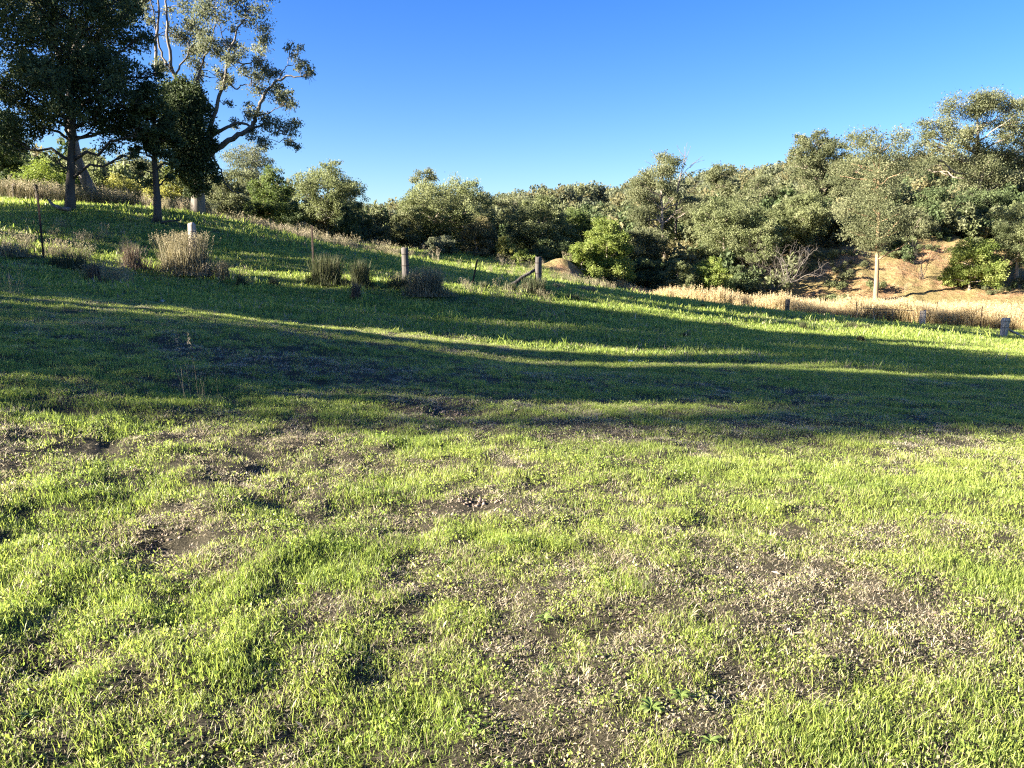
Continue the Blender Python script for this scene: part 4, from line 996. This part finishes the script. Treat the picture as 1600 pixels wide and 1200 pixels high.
# tall dry stalks in the near grass, left
for k, (px, py, d, wp, hp, n, lab) in enumerate([(312, 650, 6.9, 90, 84, 16, 'thin straw stalks standing in the sunlit grass near the shadow edge'), (62, 530, 9.0, 40, 66, 22, 'wispy dry stalks near the left edge in half shade'),
      (155, 520, 10.0, 70, 56, 40, 'greyish wispy clump right of the stalks near the left edge'), (18, 440, 14, 40, 56, 30, 'pale tall stalks at the left edge under the rise'),
      (292, 600, 7.6, 30, 76, 5, 'few long stems with seed heads behind the straw stalks')]):
    tussock('dry_stalks', lab, px, py, d, wp, hp, n, 'straw', 'dry grass', 'dry stalks in the near grass', 70 + k, .16, .35, .0019, k == 4)

# fallen limb and sticks by the evergreen
def log(label, name, pts, d, r0, r1, material='deadwood'):
    p = np.array([P(a, b, d) for a, b in pts]); off = p[0].copy(); off[2] = gz(off[0], d)[0]
    b = MB(); s = np.linspace(0, len(p) - 1, len(p) * 3)
    q = np.stack([np.interp(s, np.arange(len(p)), p[:, k]) for k in range(3)], 1)
    b.tube(q, np.linspace(r0, r1, len(q)), 7, wob=.3); o = b.build(name, M[material], None, off); tag(o, label, 'branch')
log('grey fallen limb lying left of the evergreen trunk', 'fallen_branch', [(76, 312), (82, 320), (95, 326), (110, 327)], 29, .05, .08, 'barkmid')
log('dark stick leaning against the slim dark tree', 'leaning_stick', [(238, 348), (241, 335), (244, 318)], 30.6, .035, .025, 'barkdark')
log('dark fallen limb lying right of the slim dark tree', 'fallen_branch', [(252, 348), (262, 346), (280, 344)], 30.6, .05, .03, 'barkdark')

# ------------------------------------------------------------------ grass
def build_grass():
    r = np.random.default_rng(42)
    pr = []
    def bp(k, *a, **kw): pr.append(blade_proto('tuft_%02d' % k, M['grass'], *a, r=np.random.default_rng(60 + k), **kw))
    # 0-3 short green, 4-6 longer green, 7-9 flat thatch, 10-11 far tufts
    for k in range(4): bp(k, 24, .06, .008, .025, .0025, .5, .8)
    for k in range(4, 7): bp(k, 26, .055, .012, .046, .0026, .36, .7)
    for k in range(7, 10): bp(k, 26, .075, .014, .042, .0034, .5, 1.2, flat=.5)
    for k in range(10, 13): bp(k, 34, .16, .025, .07, .010, .45, .6)
    for k in range(13, 15):                              # clover and other little leaves
        rk = np.random.default_rng(60 + k); c = np.c_[rk.normal(size=(26, 2)) * .035, rk.uniform(.006, .026, 26)]
        V, Q, T = leaves(c, .011, -.1, rk, rk.random(26) * .8 + .2, .8)
        pr.append(proto('tuft_%02d' % k, mesh_from('clover', V, quads=Q, attrs={'tint': T, 'tip': T}), M['grass']))
    P_ = []; S_ = []; I_ = []; D_ = []; RN = []
    def band(y0, y1, dens, s, far):
        area = (y1 - y0) * 2 * (.74 * y1 + 1.2)
        n = int(area * dens)
        y = r.uniform(y0, y1, n); x = r.uniform(-1, 1, n) * (.74 * y1 + 1.2)
        k = np.abs(x) < .74 * y + 1.2
        x, y = x[k], y[k]; n = len(x)
        bm = bank_mask(x, y); kk = r.random(n) > bm * 1.3
        x, y = x[kk], y[kk]; n = len(x)
        dr = dryness(x, y)
        cl = fbm(x * 7, y * 7, 91, 2)                      # clumps
        lush = np.clip(1.15 - dr + 1.1 * (cl - .5), 0, 1)
        if far:
            idx = r.integers(10, 13, n)
            keep = np.ones(n, bool)
            sc = s * (.6 + .75 * lush) * r.uniform(.75, 1.3, n) * np.where(r.random(n) < .05, 1.9, 1)
        else:
            u = r.random(n)
            thatch = u > lush * .66 + .28
            long_ = (~thatch) & (r.random(n) < (lush - .42) * 1.25)
            clover = (~thatch) & (~long_) & (r.random(n) < .10)
            idx = np.where(thatch, r.integers(7, 10, n), np.where(long_, r.integers(4, 7, n), np.where(clover, r.integers(13, 15, n), r.integers(0, 4, n))))
            sc = s * (.75 + .45 * lush) * r.uniform(.7, 1.35, n)
            bare_ = np.zeros(n)
            for bx, by, rx, ry, dz in BARE:
                bare_ = np.maximum(bare_, np.exp(-(((x - bx) / rx) ** 2 + ((y - by) / ry) ** 2) * 1.2) * (dz > .035))
            keep = (r.random(n) > bare_ * .95) & ~(thatch & (r.random(n) < .22 - .2 * dr))
        thr = (idx >= 7) & (idx < 10)
        dv = np.where(thr, np.clip(.42 + .7 * dr, 0, 1), np.clip(dr * .6 - .06, 0, .8))
        P_.append(np.c_[x, y, gz(x, y)][keep]); S_.append(sc[keep]); I_.append(idx[keep]); D_.append(dv[keep])
        RN.append(np.clip(.5 + .9 * (fbm(x * 1.1, y * 1.1, 55, 3) - .5) + r.normal(size=n) * .22, 0, 1)[keep])
    band(-2.5, 1.2, 120, 1.1, False)
    band(1.2, 4.5, 1500, .95, False)
    band(4.5, 9, 780, 1.05, False)
    band(9, 16, 330, 1.25, False)
    band(16, 30, 40, 1.1, True)
    band(30, 62, 10, 1.8, True)
    p = np.vstack(P_); s = np.concatenate(S_); n = len(p)
    rot = np.c_[r.normal(size=n) * .12, r.normal(size=n) * .12, r.uniform(0, 6.28, n)]
    o = scatter('grass', p, rot, np.c_[s, s, s * r.uniform(.8, 1.2, n)], np.concatenate(I_), {'dry': np.concatenate(D_), 'rnd': np.concatenate(RN)}, pr)
    tag(o, 'short uneven paddock grass, green mixed with dry thatch', kind='stuff')
    print('grass tufts', n)
build_grass()

# tall dry grass along the top of the rise and under the trees
def build_dry_grass():
    r = np.random.default_rng(43); pr = []
    for k in range(4):
        V, Q, T, ti, tp = blade_mesh(34, .28, .35, .85, .011, .2, .4, np.random.default_rng(700 + k), 3)
        tips = V[np.where(tp == 1.0)[0]]
        c = np.repeat(tips[::2], 5, 0) + np.random.default_rng(k).normal(size=(len(tips[::2]) * 5, 3)) * np.array([.02, .02, .06])
        lv, lq, lt = leaves(c, .06, .2, np.random.default_rng(k), np.full(len(c), .7))
        Q = np.vstack([Q, lq + len(V)]); V = np.vstack([V, lv]); ti = np.r_[ti, lt]
        pr.append(proto('dry_tuft_%d' % k, mesh_from('dry_tuft', V, quads=Q, tris=T, attrs={'tint': ti}), M['straw' if k < 1 else 'rush' if k < 3 else 'darkrush']))
    pts = []; sc = []
    def patch(px0, px1, d0, d1, n, s, thr=.45):
        for _ in range(n):
            px = r.uniform(px0, px1); d = r.uniform(d0, d1); q = P(px, 400, d)
            if fbm(q[0] * .35, q[1] * .35, 61, 3) < thr: continue
            pts.append((q[0], d, gz(q[0], d)[0])); sc.append(s * r.uniform(.6, 1.25))
    patch(-60, 330, 37, 44, 900, 1.0, .46); patch(320, 620, 43, 54, 420, 1.0, .5); patch(560, 760, 47, 58, 180, .85, .52); patch(80, 860, 21.5, 26.5, 260, .42, .5)
    patch(380, 560, 39, 43, 300, .7, .52); patch(760, 960, 46, 56, 300, .7, .54); patch(-40, 200, 18.5, 22, 240, .6, .53); patch(150, 300, 32, 36, 200, .6, .5); patch(1180, 1700, 62, 74, 160, .5, .5)
    p = np.array(pts); n = len(p); s = np.array(sc)
    o = scatter('dry_grass', p, np.c_[r.normal(size=n) * .1, r.normal(size=n) * .1, r.uniform(0, 6.28, n)], np.c_[s, s, s], r.integers(0, 4, n), {}, pr)
    tag(o, 'tall dry pinkish grass along the top of the rise behind the fence', kind='stuff')
build_dry_grass()

# reed bed in the creek
def build_reeds():
    r = np.random.default_rng(44); pr = []
    for k in range(5):
        rk = np.random.default_rng(800 + k)
        V, Q, T, ti, tp = blade_mesh(26, .40, .9, 2.2, .020, .08, .16, rk, 3)
        tips = V[np.where(tp == 1.0)[0]]
        m = 22
        c = np.repeat(tips, m, 0) + rk.normal(size=(len(tips) * m, 3)) * np.array([.022, .022, .14]) - np.array([0, 0, .12])
        lv, lq, lt = leaves(c, .065, .2, rk, np.clip(.78 + .15 * rk.normal(size=len(c)), 0, 1), .5)
        Q = np.vstack([Q, lq + len(V)]); V = np.vstack([V, lv]); ti = np.r_[np.clip(ti * .6, 0, 1), lt]
        pr.append(proto('reed_clump_%d' % k, mesh_from('reed_clump', V, quads=Q, tris=T, attrs={'tint': ti}), M['reed']))
    pts = []; sc = []
    for _ in range(5200):
        px = r.uniform(965, 1720); f = r.random()
        near = np.interp(px, [965, 1100, 1250, 1400, 1600, 1720], [57, 52.5, 50.5, 54.5, 52, 50])
        farr = np.interp(px, [965, 1100, 1250, 1400, 1600, 1720], [60, 58, 59.5, 61, 57.5, 57])
        d = near + (farr - near) * f; q = P(px, 400, d)
        pts.append((q[0], d, gz(q[0], d)[0])); sc.append(r.uniform(.45, .95) * (.55 + .75 * float(fbm(q[0] * .5, q[1] * .5, 66, 2))) * np.interp(px, [965, 1050, 1250, 1600], [.6, .8, .85, .75]))
    p = np.array(pts); n = len(p); s = np.array(sc)
    o = scatter('reed_bed', p, np.c_[r.normal(size=n) * .05, r.normal(size=n) * .05, r.uniform(0, 6.28, n)], np.c_[s, s, s], r.integers(0, 5, n), {}, pr)
    tag(o, 'golden feathery reeds filling the creek bed', kind='stuff')
build_reeds()

# ------------------------------------------------------------------ small things on the near ground
def clods(label, px, py, rx, ry, n, smin, smax, seed):
    r = np.random.default_rng(seed); g = ground_at(px, py)
    V = []; T = []; k = 0
    ico = np.array([(0, 0, 1), (.89, 0, .45), (.28, .85, .45), (-.72, .53, .45), (-.72, -.53, .45), (.28, -.85, .45), (.72, .53, -.45), (-.28, .85, -.45), (-.89, 0, -.45), (-.28, -.85, -.45), (.72, -.53, -.45), (0, 0, -1)])
    it = [(0, 1, 2), (0, 2, 3), (0, 3, 4), (0, 4, 5), (0, 5, 1), (1, 6, 2), (2, 7, 3), (3, 8, 4), (4, 9, 5), (5, 10, 1), (6, 7, 2), (7, 8, 3), (8, 9, 4), (9, 10, 5), (10, 6, 1), (11, 7, 6), (11, 8, 7), (11, 9, 8), (11, 10, 9), (11, 6, 10)]
    for _ in range(n):
        a = r.uniform(0, 6.28); q = r.random() ** .6
        x, y = g[0] + rx * q * math.cos(a), g[1] + ry * q * math.sin(a)
        s = r.uniform(smin, smax) * (1.2 - .6 * q)
        v = ico * (1 + .35 * r.normal(size=(12, 1)).clip(-1, 1)) * s * np.array([1, 1, .7])
        V.append(v + np.array([x, y, gz(x, y)[0] + s * .25]) - g); T += [(a_ + k, b_ + k, c_ + k) for a_, b_, c_ in it]; k += 12
    o = obj('soil_clods', mesh_from('soil_clods', np.vstack(V), tris=np.array(T)), M['clod'], None, g)
    tag(o, label, kind='stuff')
clods('crumbled earth on the bare scrape in the middle of the sunlit grass', 745, 792, .22, .13, 130, .005, .014, 1)
clods('grey crumbs of earth on the scrape at the shadow edge', 690, 646, .38, .24, 110, .006, .016, 2)
clods('crumbled earth in the hollow at the left', 270, 845, .26, .18, 70, .004, .011, 3)
clods('crumbs of earth on the dry patch at the right', 1370, 835, .3, .2, 60, .004, .010, 4)
def weed(label, px, py, n, s, seed):
    r = np.random.default_rng(seed); g = ground_at(px, py)
    V = []; Q = []; ti = []; k = 0
    for i in range(n):
        a = i * 2.4 + r.uniform(-.3, .3); L = s * r.uniform(.5, 1.1); el = r.uniform(.25, .9); wd = L * .34
        o_ = np.array([math.cos(a), math.sin(a), 0]); sd = np.array([-math.sin(a), math.cos(a), 0]); t = np.clip(.5 + .25 * r.normal(), 0, 1)
        for f, wf in ((0, .12), (.3, .6), (.6, 1.0), (.85, .75), (1.0, .1)):
            c = o_ * L * f * math.cos(el * (1 - .4 * f)) + np.array([0, 0, L * (f * math.sin(el) - .45 * f * f) + .012])
            fold = np.array([0, 0, wd * wf * .22])
            V += [c - sd * wd * wf * .5 + fold, c, c + sd * wd * wf * .5 + fold]; ti += [t] * 3
        for q in range(4):
            b = k + q * 3; Q += [(b, b + 1, b + 4, b + 3), (b + 1, b + 2, b + 5, b + 4)]
        k += 15
    o = obj('broadleaf_weed', mesh_from('broadleaf_weed', np.array(V), quads=Q, attrs={'tint': np.array(ti)}, smooth=True), M['weed'], None, g)
    tag(o, label, 'weed', 'broad-leaved weeds in the near grass')
weed('largest leafy green weed near the bottom edge right of centre', 1018, 1112, 22, .055, 1)
weed('leafy weed close beside the largest weed, on its right', 1062, 1098, 16, .05, 2)
weed('small weed above the largest one, at the left end of a bare spot', 858, 1052, 12, .042, 3)
weed('round-leaved weed beside the dark bare spot below the centre', 850, 972, 12, .05, 4)
weed('green weed on the dry turf below the bare scrape', 700, 882, 14, .042, 5)
weed('leafy weed near the bottom left corner', 45, 1130, 14, .05, 6)
weed('leafy weed near the bottom edge at right', 1110, 1165, 14, .045, 7)
weed('small dark weed just right of the bare scrape', 800, 850, 12, .05, 8)
def stone(label, px, py, s, seed):
    r = np.random.default_rng(seed); g = ground_at(px, py)
    n, m = 9, 6; V = []; 
    for i in range(m):
        ph = math.pi * (i + .5) / m
        for j in range(n):
            th = 2 * math.pi * j / n; q = s * (1 + .2 * r.normal())
            V.append((q * math.sin(ph) * math.cos(th) * 1.3, q * math.sin(ph) * math.sin(th), q * math.cos(ph) * .6 + s * .3))
    Q = [(i * n + j, (i + 1) * n + j, (i + 1) * n + (j + 1) % n, i * n + (j + 1) % n) for i in range(m - 1) for j in range(n)]
    V += [(0, 0, s * .9), (0, 0, -s * .3)]; T = [(m * n, j, (j + 1) % n) for j in range(n)] + [(m * n + 1, (m - 1) * n + (j + 1) % n, (m - 1) * n + j) for j in range(n)]
    o = obj('stone', mesh_from('stone', V, quads=Q, tris=T, smooth=True), M['stone'], None, g); tag(o, label, 'stone')
stone('small pale stone in the shaded grass below the straw tussock', 254, 472, .05, 1)
stone('small pale stone in the shaded grass right of centre', 985, 566, .05, 2)
# loose crumbs of soil and dung over the thin patches
def crumbs():
    r = np.random.default_rng(12); n = 16000
    y = 1.6 + 7 * r.random(n) ** 1.2; x = r.uniform(-1, 1, n) * (.74 * y + .8)
    dr = dryness(x, y); k = r.random(n) < np.clip(dr * 1.3 - .28, 0, 1); x, y = x[k], y[k]; n = len(x)
    oc = np.array([(1, 0, 0), (-1, 0, 0), (0, 1, 0), (0, -1, 0), (0, 0, 1), (0, 0, -1)], float)
    f = np.array([(0, 2, 4), (2, 1, 4), (1, 3, 4), (3, 0, 4), (2, 0, 5), (1, 2, 5), (3, 1, 5), (0, 3, 5)])
    s = (.002 + .007 * r.random(n) ** 2.5)[:, None, None]
    V = oc[None] * s * (1 + .45 * r.normal(size=(n, 6, 1)).clip(-1.2, 1.2)) + r.normal(size=(n, 6, 3)) * s * .25
    V += np.c_[x, y, gz(x, y) + .001][:, None, :]
    T = (f[None] + np.arange(n)[:, None, None] * 6).reshape(-1, 3)
    o = obj('soil_crumbs', mesh_from('soil_crumbs', V.reshape(-1, 3), tris=T), M['clod'])
    tag(o, 'loose crumbs of soil lying between the thin grass', kind='stuff')
crumbs()
# fallen leaves and twigs
def litter():
    r = np.random.default_rng(9); n = 900
    y = 1.6 + 8.5 * r.random(n) ** 1.3; x = r.uniform(-1, 1, n) * (.74 * y + .8)
    k = r.random(n) < dryness(x, y) + .15; x, y = x[k], y[k]; n = len(x)
    c = np.c_[x, y, gz(x, y) + r.uniform(.004, .03, n)]
    a = np.c_[r.normal(size=n), r.normal(size=n), r.normal(size=n) * .2]; a /= np.linalg.norm(a, axis=1)[:, None]
    b = np.cross(a, np.c_[r.normal(size=n) * .3, r.normal(size=n) * .3, np.ones(n)]); b /= np.linalg.norm(b, axis=1)[:, None]
    L = r.uniform(.010, .030, n)[:, None]; wd = L * .25
    V = np.stack([c - a * L, c + b * wd + [0, 0, .003], c + a * L, c - b * wd + [0, 0, .003]], 1).reshape(-1, 3)
    o = obj('leaf_litter', mesh_from('leaf_litter', V, quads=np.arange(4 * n).reshape(-1, 4), attrs={'tint': np.repeat(r.random(n), 4)}), M['straw'])
    tag(o, 'fallen gum leaves scattered through the near grass', kind='stuff')
litter()
